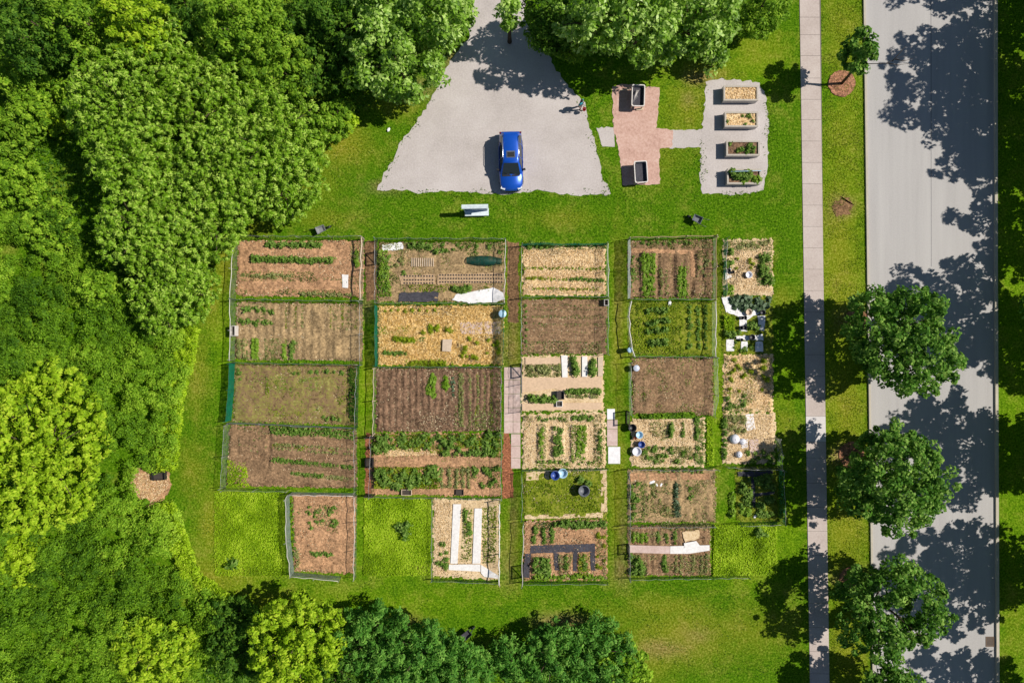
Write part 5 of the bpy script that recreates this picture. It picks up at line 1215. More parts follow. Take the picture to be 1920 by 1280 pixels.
def planter_table(cx, cy, label, rz):
    h = 0.95; x, y = G(cx, cy, h)
    r = tag(empty("planter_table", x, y, rz), label, "planter table", "raised planter tables on the pink pavers")
    W, D = 1.02, 1.68
    def rr(a, b, c): 
        out = []
        for qx, qy, a0 in ((1, 1, 0), (-1, 1, 90), (-1, -1, 180), (1, -1, 270)):
            for k in range(5):
                t = math.radians(a0 + k * 22.5); out.append((qx * (a - c) + c * math.cos(t), qy * (b - c) + c * math.sin(t)))
        return out
    o, i = rr(W / 2, D / 2, .14), rr(W / 2 - .07, D / 2 - .07, .1); n = len(o)
    m = MB()
    vs = [(a, b, h) for a, b in o] + [(a, b, h) for a, b in i] + [(a, b, h - .08) for a, b in o] + [(a, b, h - .08) for a, b in i]
    fs = []
    for k in range(n):
        j = (k + 1) % n; fs += [(k, j, n + j, n + k), (2 * n + k, 2 * n + j, j, k), (n + k, n + j, 3 * n + j, 3 * n + k)]
    m.add(vs, fs); m.build("rim", M["rim"], r)
    m = MB(); bt = rr(W / 2 - .14, D / 2 - .14, .1)
    m.add([(a, b, h - .03) for a, b in i] + [(a, b, h - .38) for a, b in bt], [(k, (k + 1) % n, n + (k + 1) % n, n + k) for k in range(n)] + [tuple(range(n, 2 * n))])
    m.build("tray", M["greyplastic"], r)
    m = MB(); m.box((0, 0, h - .30), (W - .3, D - .3, 0.03)); m.build("soil", M["cloth"], r)
    for sx in (-1, 1):
        for sy in (-1, 1):
            MB().box((sx * .4, sy * .7, (h - .1) / 2), (.07, .07, h - .1)).build("leg", M["palewood"], r)
    return r
planter_table(1197, 179, "white-rimmed planter table with wires in its tray, upper one on the pink pavers", -0.03)
planter_table(1202, 322, "white-rimmed planter table with a bare tray, lower one on the pink pavers", 0.06)
m = MB()
for k in range(5): m.tube([(0.1 * k - .3, -.5 + .1 * k, 0.85), (0.02 * k - .1, 0.1, 1.02), (0.05 * k, .5, 0.8)], 0.012, 5)
tag(m.build("wire_coil", M["rim"], loc=(*G(1194, 180, .95), 0)), "thin pale wires lying in the upper planter table", "wire")
patch("timber_offcut", [(1192, 204), (1206, 202), (1206, 207), (1193, 208)], 0.02, M["palewood"], "pale timber offcut at the foot of the upper planter table", "timber", 81, 0.0, 0.08)
patch("timber_offcut", [(1163, 169), (1181, 166), (1181, 169), (1164, 172)], 0.02, M["palewood"], "pale timber edge above the upper planter table's shadow", "timber", 82, 0.0, 0.08)

def tub(name, px, py, r, h_, mat, label, cat, hollow=True, n=18, z=0.06):
    p = [(r * .82, 0), (r, h_ * .97), (r * 1.06, h_ * .97), (r * 1.06, h_)] + ([(r * .92, h_), (r * .84, h_ * .5), (0.01, h_ * .5)] if hollow else [(r * .9, h_ + .03), (0.01, h_ + .06)])
    return tag(MB().lathe((0, 0, 0), p, n).build(name, M[mat], loc=(*G(px, py, h_), z)), label, cat)
tub("storage_drum", 942, 588, 0.29, 0.85, "palebin", "pale blue drum in the upper right corner of the golden straw plot", "drum", False)
tub("storage_drum", 1041, 891, 0.34, 0.6, "navy", "dark blue tub in the grassy plot", "tub")
tub("storage_drum", 1055, 887, 0.36, 0.5, "palebin", "pale blue tub touching the dark blue tub", "tub")
tub("round_composter", 1095, 920, 0.42, 0.75, "greyplastic", "dark grey round composter in the grassy plot", "composter", True)
tub("storage_drum", 1193, 690, 0.24, 0.6, "greybin", "silver-lidded drum at the left of the thinly weeded plot", "drum", False)
tub("watering_can", 1181, 656, 0.2, 0.75, "palebin", "bluish can hung at the lower left of the weedy plot", "can", False)
tub("black_drum", 1186, 802, 0.3, 0.55, "black", "black drum by the timber gate of the tub plot", "drum")
tub("plastic_tub", 1199, 815, 0.27, 0.4, "palebin", "pale tub below the black drum", "tub")
tub("plastic_tub", 1203, 833, 0.26, 0.4, "navy", "dark blue tub in the tub plot", "tub")
tub("plastic_tub", 1194, 846, 0.34, 0.35, "dome", "large white tub at the lower left of the tub plot", "tub")
tub("flower_pot", 1191, 821, 0.12, 0.25, "terracotta", "small terracotta pot between the tubs", "flower pot")
for i, (x, y, r, lab) in enumerate(((1366, 507, .15, "black pot on the white board of the unfenced straw plot"), (1391, 596, .13, "upper left black pot on the fleece strip"), (1397, 595, .13, "upper right black pot on the fleece strip"),
                                    (1390, 614, .13, "lower left black pot on the fleece strip"), (1396, 614, .17, "largest black pot on the fleece strip"), (1410, 632, .22, "black pot on the fleece above the squares"),
                                    (1374, 510, .12, "black pot right of the white board"), (1378, 633, .1, "tiny black pot at the left end of the fleece strip"), (1390, 637, .12, "black pot above the middle fleece square"), (1430, 586, .2, "shaded black pot at the upper right of the fleece"))):
    tub("plant_pot", x, y, r, 0.3, "black", lab, "plant pot", True, 14, 0.09)
tub("straw_basket", 1404, 585, 0.24, 0.3, "palewood", "straw basket on the ragged white fleece", "basket")
tub("plant_pot", 1404, 515, .25, .3, "dome", "whitish planter in the middle of the unfenced straw plot", "plant pot")
def dome(px, py, r, h_, label):
    m = MB().lathe((0, 0, 0), [(r, 0), (r * .98, h_ * .4), (r * .8, h_ * .75), (r * .5, h_ * .95), (0.03, h_)], 20)
    o = tag(empty("plant_dome", *G(px, py), z=0.08), label, "plant dome", "white domes in the right column")
    m.build("cover", M["dome"], o); MB().tube([(0, 0, h_ - .01), (0, 0, h_ + .05)], 0.03, 8).build("vent_knob", M["rim"], o)
dome(1376, 822, 0.39, 0.42, "largest white plant dome at the left of the dome plot")
dome(1391, 827, 0.26, 0.3, "small white plant dome touching the largest dome")
dome(1384, 851, 0.27, 0.36, "pinkish white plant dome below the largest dome")
# green net tunnel in the seed-hole plot
t = tag(empty("net_tunnel", *G(908, 491), math.radians(-4)), "dark green net tunnel over a crop bed in the seed-hole plot", "net tunnel")
V, F = [], []
for i in range(13):
    u = i / 12; x = -1.35 + 2.7 * u; rr_ = 0.42 * (0.35 + 0.65 * math.sin(math.pi * min(1, 0.15 + u * .75)))
    for k in range(9):
        a = math.pi * k / 8; V.append((x, rr_ * math.cos(a) + 0.12 * u, max(.05, 0.55 * math.sin(a) * (0.6 + .4 * math.sin(math.pi * u)) + R.random() * .03)))
for i in range(12):
    for k in range(8): F.append((i * 9 + k, (i + 1) * 9 + k, (i + 1) * 9 + k + 1, i * 9 + k + 1))
link("net_cover", quads_mesh("net_cover", V, F, net("tunnel_net", (0.01, 0.10, 0.075), 0.78), smooth=True), t)
for i in (0, 4, 8, 12):
    MB().tube([V[i * 9 + k] for k in range(9)], 0.015, 5).build("hoop", M["greensteel"], t)
# boxes
def crate(px, py, w_, d_, h_, mat, label, rz=0.0, name="wooden_box", cat="box"):
    x, y = G(px, py, h_); m = MB(); tk = .035
    r = tag(empty(name, x, y, rz), label, cat)
    for s in (-1, 1):
        m.box((0, s * (d_ / 2), h_ / 2), (w_ + tk, tk, h_)); m.box((s * (w_ / 2), 0, h_ / 2), (tk, d_ - tk, h_))
    m.build("side_wall", M[mat], r)
    MB().box((0, 0, h_ * .55), (w_ - tk, d_ - tk, .04)).build("bottom", M["darkwood"], r)
crate(762, 923, 0.75, 0.42, 0.35, "palewood", "pale wooden box on the chip strip under the lush plot")
crate(436, 620, 0.35, 0.75, 0.75, "rim", "white box with a grey inside on the left fence of the mound plot")
crate(862, 923, 0.55, 0.4, 0.3, "darkwood", "dark box on the chip strip under the lush plot")
crate(296, 893, 0.95, 0.55, 0.6, "black", "black open crate on the brown straw heap", 0.05)
crate(1137, 567, 0.3, 0.45, 0.5, "rim", "small whitish box on the fence corner of the dotted plot")
crate(1051, 741, 0.55, 0.6, 0.5, "cloth", "dark bin between the two lower boarded beds")
crate(1049, 757, 0.45, 0.42, 0.35, "white", "white box under the dark bin in the boarded plot")
crate(692, 868, 0.55, 0.7, 0.5, "black", "black box on the red chip path")
for i, (x, y, s, lab) in enumerate(((1222, 903, .3, "largest white stone by the chip walk"), (1231, 908, .2, "white stone right of the largest one"), (1239, 908, .2, "white stone at the end of the three by the chip walk"), (1268, 908, .22, "white stone at the top of the hedge row"),
                                    (1192, 898, .22, "white stone at the left end of the chip walk"), (1215, 906, .15, "smallest white stone left of the largest one"), (1255, 569, .3, "white stone at the top of the weedy plot"), (1415, 967, .25, "white stone at the bottom of the shaded beds"), (729, 244, .26, "small pale rock in the grass left of the gravel lot"))):
    m = MB(); s *= .62
    m.lathe((0, 0, 0), [(s * .9, 0), (s, s * .2), (s * .8, s * .42), (s * .35, s * .5)], 6, smooth=False, sx=1 + .5 * R.random(), sy=.75)
    tag(m.build("stone", M["whitefab"], loc=(*G(x, y), 0.07), rz=R.random() * 3), lab, "stone")

# notice board and bench on the lawn
x, y = G(893, 398)
nb = tag(empty("notice_board", x, y + 0.05, 0.02), "tall notice board with a white cap on the lawn below the car", "notice board")
MB().box((0, 0, 1.15), (1.68, 0.07, 1.25)).build("panel", M["board"], nb)
for s in (-1, 1): MB().box((s * .88, 0, 1.0), (.09, .09, 2.0)).build("post", M["bluewhite"], nb)
m = MB(); m.add([(-1.0, -.16, 2.0), (1.0, -.16, 2.0), (1.0, 0, 2.1), (-1.0, 0, 2.1), (-1.0, .16, 2.0), (1.0, .16, 2.0), (-1.0, 0, 1.97), (1.0, 0, 1.97)],
                [(0, 1, 2, 3), (3, 2, 5, 4), (0, 6, 7, 1), (6, 4, 5, 7), (0, 3, 4, 6), (1, 7, 5, 2)])
m.build("cap", M["bluewhite"], nb)
x, y = G(894, 394, 0.5)
bn = tag(empty("storage_bench", x, y - .14, 0.02), "white storage bench in front of the notice board", "bench")
MB().box((0, 0, .22), (1.72, .50, .44)).build("box", M["bluewhite"], bn)
MB().box((0, 0, .475), (1.84, .58, .05)).build("lid", M["bluewhite"], bn)
# wheelbarrows
def wheelbarrow(px, py, rz, label, tray):
    r = tag(empty("wheelbarrow", *G(px, py), rz), label, "wheelbarrow", "wheelbarrows left on the grass")
    m = MB(); t = [(-.36, -.28), (.36, -.24), (.36, .24), (-.36, .28)]; b = [(-.2, -.17), (.18, -.15), (.18, .15), (-.2, .17)]
    vs = [(a, c, .62) for a, c in t] + [(a, c, .36) for a, c in b] + [(a * .93, c * .93, .62) for a, c in t] + [(a * .93, c * .93, .385) for a, c in b]
    m.add(vs, [(4, 5, 6, 7)[::-1], (12, 13, 14, 15)] + [(k, (k + 1) % 4, 4 + (k + 1) % 4, 4 + k)[::-1] for k in range(4)] + [(8 + k, 8 + (k + 1) % 4, 12 + (k + 1) % 4, 12 + k) for k in range(4)] + [(k, (k + 1) % 4, 8 + (k + 1) % 4, 8 + k) for k in range(4)])
    m.build("tray", M[tray], r)
    for s in (-1, 1):
        f = MB(); f.tube([(.62, s * .05, .2), (.2, s * .16, .34), (-.3, s * .22, .38), (-.85, s * .3, .68)], .022, 6); f.build("handle", M["black"], r)
        f = MB(); f.tube([(-.2, s * .2, .36), (-.3, s * .24, 0.0)], .018, 6); f.build("leg", M["black"], r)
    w_ = MB(); w_.tube([(.62, -.045, .2), (.62, -.03, .2), (.62, .03, .2), (.62, .045, .2)], [.17, .2, .2, .17], 18)
    wh = w_.build("wheel", M["black"], r); MB().tube([(.62, -.06, .2), (.62, .06, .2)], .07, 10).build("hub", M["steel"], wh)
wheelbarrow(1304, 413, 2.7, "dark wheelbarrow on the lawn above the lettuce plot", "greyplastic")
wheelbarrow(876, 1184, 0.7, "dark wheelbarrow on the grass at the edge of the lower trees", "cloth")
wheelbarrow(605, 432, 0.4, "grey wheelbarrow above the reddish mulch plot", "steel")
# sign post by the road
sp = tag(empty("sign_post", *G(1600, 563)), "thin dark sign post in the grass beside the road", "sign post")
MB().tube([(0, 0, 0), (0, 0, 3.25)], 0.035, 8).build("post", M["darkwood"], sp)
MB().box((0, 0.04, 3.0), (.30, .015, .45)).build("sign_plate", M["darkwood"], sp)
# storm drain
dr = tag(empty("storm_drain", *G(1856, 1202)), "rusty storm drain grate at the road edge", "storm drain")
m = MB()
for s in (-1, 1): m.box((0, s * .36, .012), (.66, .07, .02)); m.box((s * .3, 0, .012), (.07, .65, .02))
m.build("frame", M["iron"], dr)
m = MB()
for k in range(7): m.box((0, -.27 + .09 * k, .010), (.53, .045, .014))
m.build("grate", M["iron"], dr)
MB().box((0, 0, .0035), (.52, .64, .004)).build("pit", M["black"], dr)

# ------------------------------------------------------------------ car
def car(px, py, rz, label):
    r = tag(empty("car", *G(px, py), rz), label, "car")
    paint = plain("car_blue", (0.006, 0.085, 0.50), 0.28, 0.25, 0.8, var=0.03)
    glass = plain("car_glass", (0.02, 0.028, 0.03), 0.06, 0, 0.3, var=0.02); trim = plain("car_trim", (0.012, 0.012, 0.014), 0.5)
    chrome = plain("car_chrome", (0.62, 0.64, 0.66), 0.2, 0.9); lamp = plain("lamp_lens", (0.7, 0.72, 0.75), 0.1, 0, 1.0); tail = plain("tail_lens", (0.16, 0.008, 0.008), 0.15, 0, 1.0)
    m = MB()
    st = [(-2.28, .66, .42, .72), (-2.22, .78, .34, .92), (-2.0, .86, .30, 1.02), (-1.5, .90, .26, 1.05), (-.8, .915, .24, 1.04), (0, .92, .24, 1.02), (.7, .92, .24, 1.02), (1.05, .915, .25, 1.05), (1.4, .90, .26, 1.03), (1.8, .87, .28, .98), (2.08, .80, .32, .90), (2.22, .68, .36, .78), (2.29, .50, .42, .64)]
    n = 11; vs = []
    for y, w_, zb, zt in st:
        half = [(w_ * .90, zb), (w_ * .985, zb + .12), (w_, zb + (zt - zb) * .55), (w_ * .97, zt - .12), (w_ * .86, zt - .02)]
        vs += [(-a, y, z) for a, z in half] + [(0, y, zt + .03)] + [(a, y, z) for a, z in half[::-1]]
    fs = [(i * n + k, (i + 1) * n + k, (i + 1) * n + k + 1, i * n + k + 1) for i in range(len(st) - 1) for k in range(n - 1)]
    fs += [(i * n + n - 1, (i + 1) * n + n - 1, (i + 1) * n, i * n) for i in range(len(st) - 1)]
    fs += [tuple(range(n)), tuple(range((len(st) - 1) * n, len(st) * n))[::-1]]
    m.add(vs, fs, True)
    gh = [(1.00, [(-.80, -2.02), (.80, -2.02), (.84, -1.2), (.84, .3), (.80, 1.12), (-.80, 1.12), (-.84, .3), (-.84, -1.2)]),
          (1.32, [(-.70, -1.95), (.70, -1.95), (.75, -1.2), (.74, .2), (.70, .72), (-.70, .72), (-.74, .2), (-.75, -1.2)]),
          (1.60, [(-.56, -1.82), (.56, -1.82), (.62, -1.2), (.62, 0), (.57, .34), (-.57, .34), (-.62, 0), (-.62, -1.2)]),
          (1.665, [(-.45, -1.70), (.45, -1.70), (.48, -1.2), (.48, -.1), (.44, .16), (-.44, .16), (-.48, -.1), (-.48, -1.2)])]
    vs = [(a, b, z) for z, ring in gh for a, b in ring]
    fs = [(i * 8 + k, i * 8 + (k + 1) % 8, (i + 1) * 8 + (k + 1) % 8, (i + 1) * 8 + k) for i in range(3) for k in range(8)] + [tuple(range(24, 32))]
    m.add(vs, fs, True); m.build("body", paint, r)
    def quad(name, pts, mat, off):
        a, b, c, d = [Vector(p) for p in pts]; nrm = (b - a).cross(d - a).normalized() * off
        q = MB(); q.add([p + nrm for p in (a, b, c, d)] + [p - nrm * 2 for p in (a, b, c, d)], [(0, 1, 2, 3), (7, 6, 5, 4), (0, 4, 5, 1), (1, 5, 6, 2), (2, 6, 7, 3), (3, 7, 4, 0)]); return q.build(name, mat, r)
    quad("windscreen", [(.70, 1.10, 1.035), (-.70, 1.10, 1.035), (-.54, .36, 1.60), (.54, .36, 1.60)][::-1], glass, -.02)
    quad("rear_window", [(-.62, -2.01, 1.12), (.62, -2.01, 1.12), (.50, -1.84, 1.58), (-.50, -1.84, 1.58)], glass, .02)
    for s in (-1, 1):
        for y0, y1, t0, t1 in ((-1.85, -1.15, -1.75, -1.17), (-1.1, -.12, -1.12, -.14), (-.07, .72, -.09, .28)):
            p = [(s * .83, y0, 1.07), (s * .83, y1, 1.07), (s * .645, t1, 1.55), (s * .645, t0, 1.55)]
            quad("side_window", p if s > 0 else p[::-1], glass, .015)
        m = MB(); m.tube([(s * .57, -1.65, 1.64), (s * .60, -1.5, 1.70), (s * .60, -.1, 1.70), (s * .56, .08, 1.63)], .022, 6); m.build("roof_rail", chrome, r)
        for y0, y1 in ((-1.15, -.12), (-.08, .85)):
            d = MB(); d.box((s * .912, (y0 + y1) / 2, .66), (.03, y1 - y0, .62)); dd = d.build("door", paint, r)
            MB().box((s * .935, y0 + .2, .86), (.03, .2, .035)).build("door_handle", chrome, dd)
        m = MB(); m.box((s * 1.0, .72, 1.03), (.2, .14, .14), s * -.2); m.build("side_mirror", trim, r)
        m = MB(); m.box((s * .62, 2.02, .80), (.34, .34, .14), s * -.35); m.build("headlight", lamp, r)
        m = MB(); m.box((s * .78, -2.16, .84), (.14, .10, .2), s * .15); m.build("taillight", tail, r)
        for yy in (-1.38, 1.36):
            t = MB(); t.tube([(s * .70, yy, .345), (s * .74, yy, .345), (s * .90, yy, .345), (s * .93, yy, .345)], [.28, .345, .345, .28], 22); tt = t.build("wheel", trim, r)
            MB().tube([(s * .88, yy, .345), (s * .945, yy, .345)], [.22, .2], 16).build("rim", M["steel"], tt)
    m = MB(); m.box((0, -.28, 1.672), (.66, .52, .03)); sr = m.build("sunroof", chrome, r)
    MB().box((0, -.26, 1.685), (.54, .36, .02)).build("glass_panel", trim, sr)
    MB().box((0, 2.27, .56), (1.1, .08, .2)).build("grille", trim, r)
    MB().box((0, 1.18, 1.055), (1.35, .12, .03)).build("cowl", trim, r)
    m = MB(); m.tube([(-.5, 1.14, 1.075), (.1, .98, 1.16)], .014, 5); m.tube([(.1, 1.14, 1.075), (.55, .99, 1.15)], .014, 5); m.build("wiper", trim, r)
    MB().box((0, -2.28, .5), (1.3, .08, .22)).build("rear_bumper", trim, r)
    MB().box((0, -1.86, 1.63), (1.0, .2, .035)).build("spoiler", paint, r)
    m = MB(); m.box((0, 2.30, .45), (.9, .05, .14)); m.build("front_bumper", trim, r)
car(958, 307, math.pi + 0.02, "blue estate car parked on the gravel lot")

# ------------------------------------------------------------------ person
def skin(name, joints, edges, mat, parent, sub=1):
    me = bpy.data.meshes.new(name); me.from_pydata([j[0] for j in joints], edges, []); o = bpy.data.objects.new(name, me); COL.objects.link(o)
    mod = o.modifiers.new("skin", 'SKIN')
    for i, j in enumerate(joints):
        rr_ = j[1] if isinstance(j[1], tuple) else (j[1], j[1]); me.skin_vertices[0].data[i].radius = rr_
    me.skin_vertices[0].data[0].use_root = True
    s = o.modifiers.new("sub", 'SUBSURF'); s.levels = sub; s.render_levels = sub
    dg = bpy.context.evaluated_depsgraph_get(); out = bpy.data.meshes.new_from_object(o.evaluated_get(dg)); bpy.data.objects.remove(o)
    out.polygons.foreach_set("use_smooth", [True] * len(out.polygons)); out.materials.clear(); out.materials.append(mat)
    return link(name, out, parent)
def person(px, py, rz, label):
    r = tag(empty("person", *G(px, py), rz), label, "person")
    sk = plain("skin", (0.48, 0.28, 0.2), 0.6); J = []; E = []
    def add(p, rad, parent=None):
        J.append((p, rad)); i = len(J) - 1
        if parent is not None: E.append((parent, i))
        return i
    pel = add((0, 0, .95), (.14, .10)); ch = add((0, 0, 1.22), (.16, .11), pel); nk0 = add((0, 0, 1.42), (.10, .08), ch); nk = add((0, .015, 1.50), .055, nk0)
    h0 = add((0, .03, 1.58), (.075, .085), nk); add((0, .02, 1.69), (.075, .09), h0)
    for s in (-1, 1):
        sh = add((s * .19, 0, 1.40), .06, nk0); el = add((s * .25, -.02, 1.12), .043, sh); wr = add((s * .25, .09, .88), .03, el); hd = add((s * .25, .11, .80), (.036, .02), wr)
        for k, (dx, L) in enumerate(((-.027, .065), (-.009, .078), (.009, .072), (.027, .055))):
            a = add((s * .25 + dx, .125, .745), .009, hd); add((s * .25 + dx, .115, .745 - L * .6), .008, a)
        t = add((s * .25 - s * .03, .15, .80), .010, hd); add((s * .25 - s * .035, .165, .765), .008, t)
        hp = add((s * .09, 0, .88), .085, pel); kn = add((s * .10, .02 + s * .05, .48), .058, hp); an = add((s * .10, s * .10 - .02, .09), .04, kn); add((s * .10, s * .10 + .14, .04), (.045, .03), an)
    skin("body", J, E, sk, r, 1)
    shirt = plain("teal_shirt", (0.02, 0.26, 0.32), 0.8)
    skin("shirt", [((0, 0, .90), (.165, .125)), ((0, 0, 1.2), (.185, .13)), ((0, 0, 1.42), (.125, .10)), ((-.20, 0, 1.40), .082), ((-.255, -.02, 1.13), .066), ((.20, 0, 1.40), .082), ((.255, -.02, 1.13), .066)],
         [(0, 1), (1, 2), (2, 3), (3, 4), (2, 5), (5, 6)], shirt, r, 1)
    tr = plain("dark_trousers", (0.03, 0.035, 0.06), 0.85); JJ = [((0, 0, .93), (.15, .115))]; EE = []
    for s in (-1, 1):
        b = len(JJ); JJ += [((s * .09, 0, .86), .10), ((s * .10, .02 + s * .05, .48), .075), ((s * .10, s * .10 - .02, .12), .062)]; EE += [(0, b), (b, b + 1), (b + 1, b + 2)]
    skin("trousers", JJ, EE, tr, r, 1)
    hr = MB(); hr.lathe((0, -.005, 1.62), [(.098, -.06), (.108, .02), (.095, .09), (.055, .135), (.01, .148)], 16); hr.build("hair", plain("dark_hair", (0.02, 0.014, 0.01), 0.6), r)
    for s in (-1, 1): MB().lathe((s * .032, .112, 1.64), [(.013, -.01), (.016, 0), (.013, .01)], 8).build("eye", plain("eye", (.6, .6, .6), .3), r)
    MB().add([(-.015, .112, 1.60), (.015, .112, 1.60), (0, .135, 1.595), (0, .112, 1.645)], [(0, 1, 2), (0, 2, 3), (1, 3, 2)]).build("nose", sk, r)
    MB().box((0, .112, 1.565), (.045, .012, .012)).build("mouth", plain("lips", (.35, .12, .1), .5), r)
    for s in (-1, 1): MB().box((s * .10, s * .10 + .06, .045), (.10, .27, .09), taper=.8).build("shoe", plain("shoe", (.03, .03, .03), .6), r)
person(1087, 203, math.radians(-120), "person in a teal shirt and dark trousers at the right edge of the gravel lot")
bx, by = G(1094, 210)
bk = tag(empty("red_bucket", bx, by, z=0.42), "red bucket held beside the person on the gravel lot", "bucket")
MB().lathe((0, 0, 0), [(.11, 0), (.15, .27), (.135, .27), (.10, .03), (.01, .03)], 16).build("pail", M["redplastic"], bk)
MB().tube([(-.145, 0, .26), (-.1, 0, .36), (0, 0, .40), (.1, 0, .36), (.145, 0, .26)], .008, 6).build("handle", M["steel"], bk)

# ------------------------------------------------------------------ trees
TR = [
 # kind, px, py, radius m, top m, species, label, extra
 ("sumac_tree", 222, 195, 4.0, 7.0, "sumac", "broad sumac with pale leaf tips at the left end of the sumac grove", {}),
 ("sumac_tree", 300, 118, 4.0, 5.6, "sumac", "sumac at the top of the grove, under the dark upper trees", {}),
 ("sumac_tree", 405, 175, 3.6, 5.8, "sumac", "sumac in the middle of the grove, right of the narrow dark gap", {}),
 ("sumac_tree", 478, 262, 4.2, 5.4, "sumac", "sumac in the upper right of the grove facing the gravel lot", {}),
 ("sumac_tree", 235, 298, 3.0, 6.6, "sumac", "sumac at the lower left of the grove, above the dark hollow", {}),
 ("sumac_tree", 412, 312, 3.4, 5.6, "sumac", "sumac in the centre right of the grove", {}),
 ("sumac_tree", 520, 328, 3.0, 4.8, "sumac", "rightmost sumac of the grove beside the lawn", {}),
 ("sumac_tree", 308, 388, 3.0, 5.6, "sumac", "sumac in the lower grove above the dark hollow's right end", {}),
 ("sumac_tree", 392, 405, 2.9, 4.8, "sumac", "sumac above the left corner of the reddish plot", {}),
 ("sumac_tree", 240, 428, 2.6, 6.0, "sumac", "sumac at the left edge of the lower grove", {}),
 ("sumac_tree", 318, 478, 3.2, 4.6, "sumac", "sumac left of the reddish plot", {}),
 ("sumac_tree", 340, 545, 2.3, 4.0, "sumac", "lower sumac beside the mound plot", {}),
 ("sumac_tree", 290, 570, 2.0, 3.8, "sumac", "small sumac at the bottom left of the grove", {}),
 ("leafy_tree", 50, 35, 3.3, 7.5, "dark", "dark tree in the upper left corner", {}),
 ("leafy_tree", 158, 40, 2.6, 7.5, "ash", "green tree beside the corner tree at the top left", {}),
 ("leafy_tree", 255, 35, 2.5, 7.5, "yellow", "yellowish green tree at the top edge above the grove", {}),
 ("leafy_tree", 345, 30, 2.5, 5.0, "dark", "dark tree at the top edge right of the yellowish one", {}),
 ("leafy_tree", 448, 35, 2.9, 7.5, "ash", "bright green tree at the top edge, left of the shaded hollow", {}),
 ("leafy_tree", 508, 110, 3.1, 5.5, "ash", "round green tree right of the sumac grove top", {}),
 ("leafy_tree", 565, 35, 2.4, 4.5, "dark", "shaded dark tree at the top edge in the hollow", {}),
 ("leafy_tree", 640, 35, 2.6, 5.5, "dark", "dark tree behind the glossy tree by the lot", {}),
 ("glossy_tree", 738, 102, 3.7, 7.0, "cotton", "large glossy tree at the left edge of the gravel lot", {}),
 ("glossy_tree", 828, 8, 3.0, 7.5, "cotton", "glossy tree at the top edge left of the drive", {}),
 ("glossy_tree", 715, 10, 2.6, 7.0, "cotton", "glossy tree at the top edge above the large one", {}),
 ("small_tree", 598, 110, 2.6, 3.6, "dark", "low dark shrub tree in the shaded hollow", {}),
 ("small_tree", 622, 225, 1.7, 3.0, "ash", "small bright tree left of the lawn strip by the lot", {}),
 ("small_tree", 650, 228, 1.0, 2.0, "lime", "small lime bush at the tip of the lawn strip", {}),
 ("small_tree", 565, 262, 1.6, 3.0, "ash", "low green tree between grove and lawn strip", {}),
 ("glossy_tree", 1128, 8, 3.1, 9.2, "cotton", "glossy tree at the right of the drive", {}),
 ("glossy_tree", 1215, 22, 3.3, 9.0, "cotton", "large glossy tree above the paver terrace", {}),
 ("glossy_tree", 1318, 15, 3.1, 8.6, "cotton", "glossy tree above the gravel terrace", {}),
 ("glossy_tree", 1432, 10, 2.5, 5.5, "ash", "green tree at the top edge left of the sidewalk", {}),
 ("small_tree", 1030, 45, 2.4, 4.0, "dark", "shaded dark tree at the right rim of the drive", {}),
 ("small_tree", 955, 15, 1.1, 7.5, "cotton", "slender glossy crown over the drive", {}),
 ("small_tree", 1345, 100, 1.4, 3.0, "cotton", "small bush at the lower right foot of the glossy trees", {}),
 ("small_tree", 1070, 90, 1.1, 3.0, "ash", "small green bush at the lower left foot of the glossy trees", {}),
 ("yellow_tree", 55, 850, 4.7, 6.0, "yellow", "large yellow-green tree at the left edge", {"sy": 1.3}),
 ("yellow_tree", 285, 1225, 2.7, 3.6, "yellow", "yellow-green tree in the lower left thicket", {"sx": 1.2}),
 ("yellow_tree", 545, 1225, 3.3, 6.5, "yellow", "yellow-green tree at the bottom edge left of the blue-green trees", {"sy": 1.2}),
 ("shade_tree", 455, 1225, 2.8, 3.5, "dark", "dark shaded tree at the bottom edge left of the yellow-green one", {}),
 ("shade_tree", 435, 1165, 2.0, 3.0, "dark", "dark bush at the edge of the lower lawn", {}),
 ("bluish_tree", 690, 1205, 2.6, 4.5, "teal", "blue-green tree right of the bottom yellow-green tree", {}),
 ("bluish_tree", 770, 1245, 3.4, 5.2, "teal", "large blue-green tree at the bottom edge", {}),
 ("bluish_tree", 860, 1265, 2.6, 4.5, "teal", "blue-green tree below the lower wheelbarrow", {}),
 ("bluish_tree", 960, 1240, 1.8, 3.2, "teal", "small blue-green tree right of the lower wheelbarrow", {}),
 ("bluish_tree", 1035, 1235, 2.6, 3.6, "teal", "blue-green tree left of the rounded green bank", {}),
 ("bluish_tree", 1120, 1230, 2.8, 3.0, "teal", "blue-green shrub tree on the rounded green bank", {}),
 ("bluish_tree", 1170, 1265, 2.4, 2.4, "brush", "rightmost low bush of the rounded green bank", {}),
 ("bluish_tree", 620, 1260, 2.2, 3.6, "dark", "dark tree at the bottom edge among blue-green trees", {}),
]
for i, (nm, px, py, rd, top, mt, lab, ex) in enumerate(TR):
    kw = dict(seed=i)
    if mt == "sumac": kw.update(size=.27, aspect=.32, tuft=.22, per=22, up=.8, jit=.35, lumpy=.5, flat=.8, dens=.95)
    if mt == "cotton": kw.update(size=.34, aspect=.55, tuft=.55, per=46, up=.7, jit=.55, lumpy=.35)
    if mt == "yellow": kw.update(size=.26, aspect=.5, tuft=.34, per=44, up=.8, lumpy=.3)
    if mt == "teal": kw.update(size=.30, aspect=.32, tuft=.42, per=60, up=.6, lumpy=.4)
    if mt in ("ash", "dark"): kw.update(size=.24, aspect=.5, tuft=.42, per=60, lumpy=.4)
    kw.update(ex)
    tree(nm, px, py, rd, top, M[mt], lab, group=None, **kw)
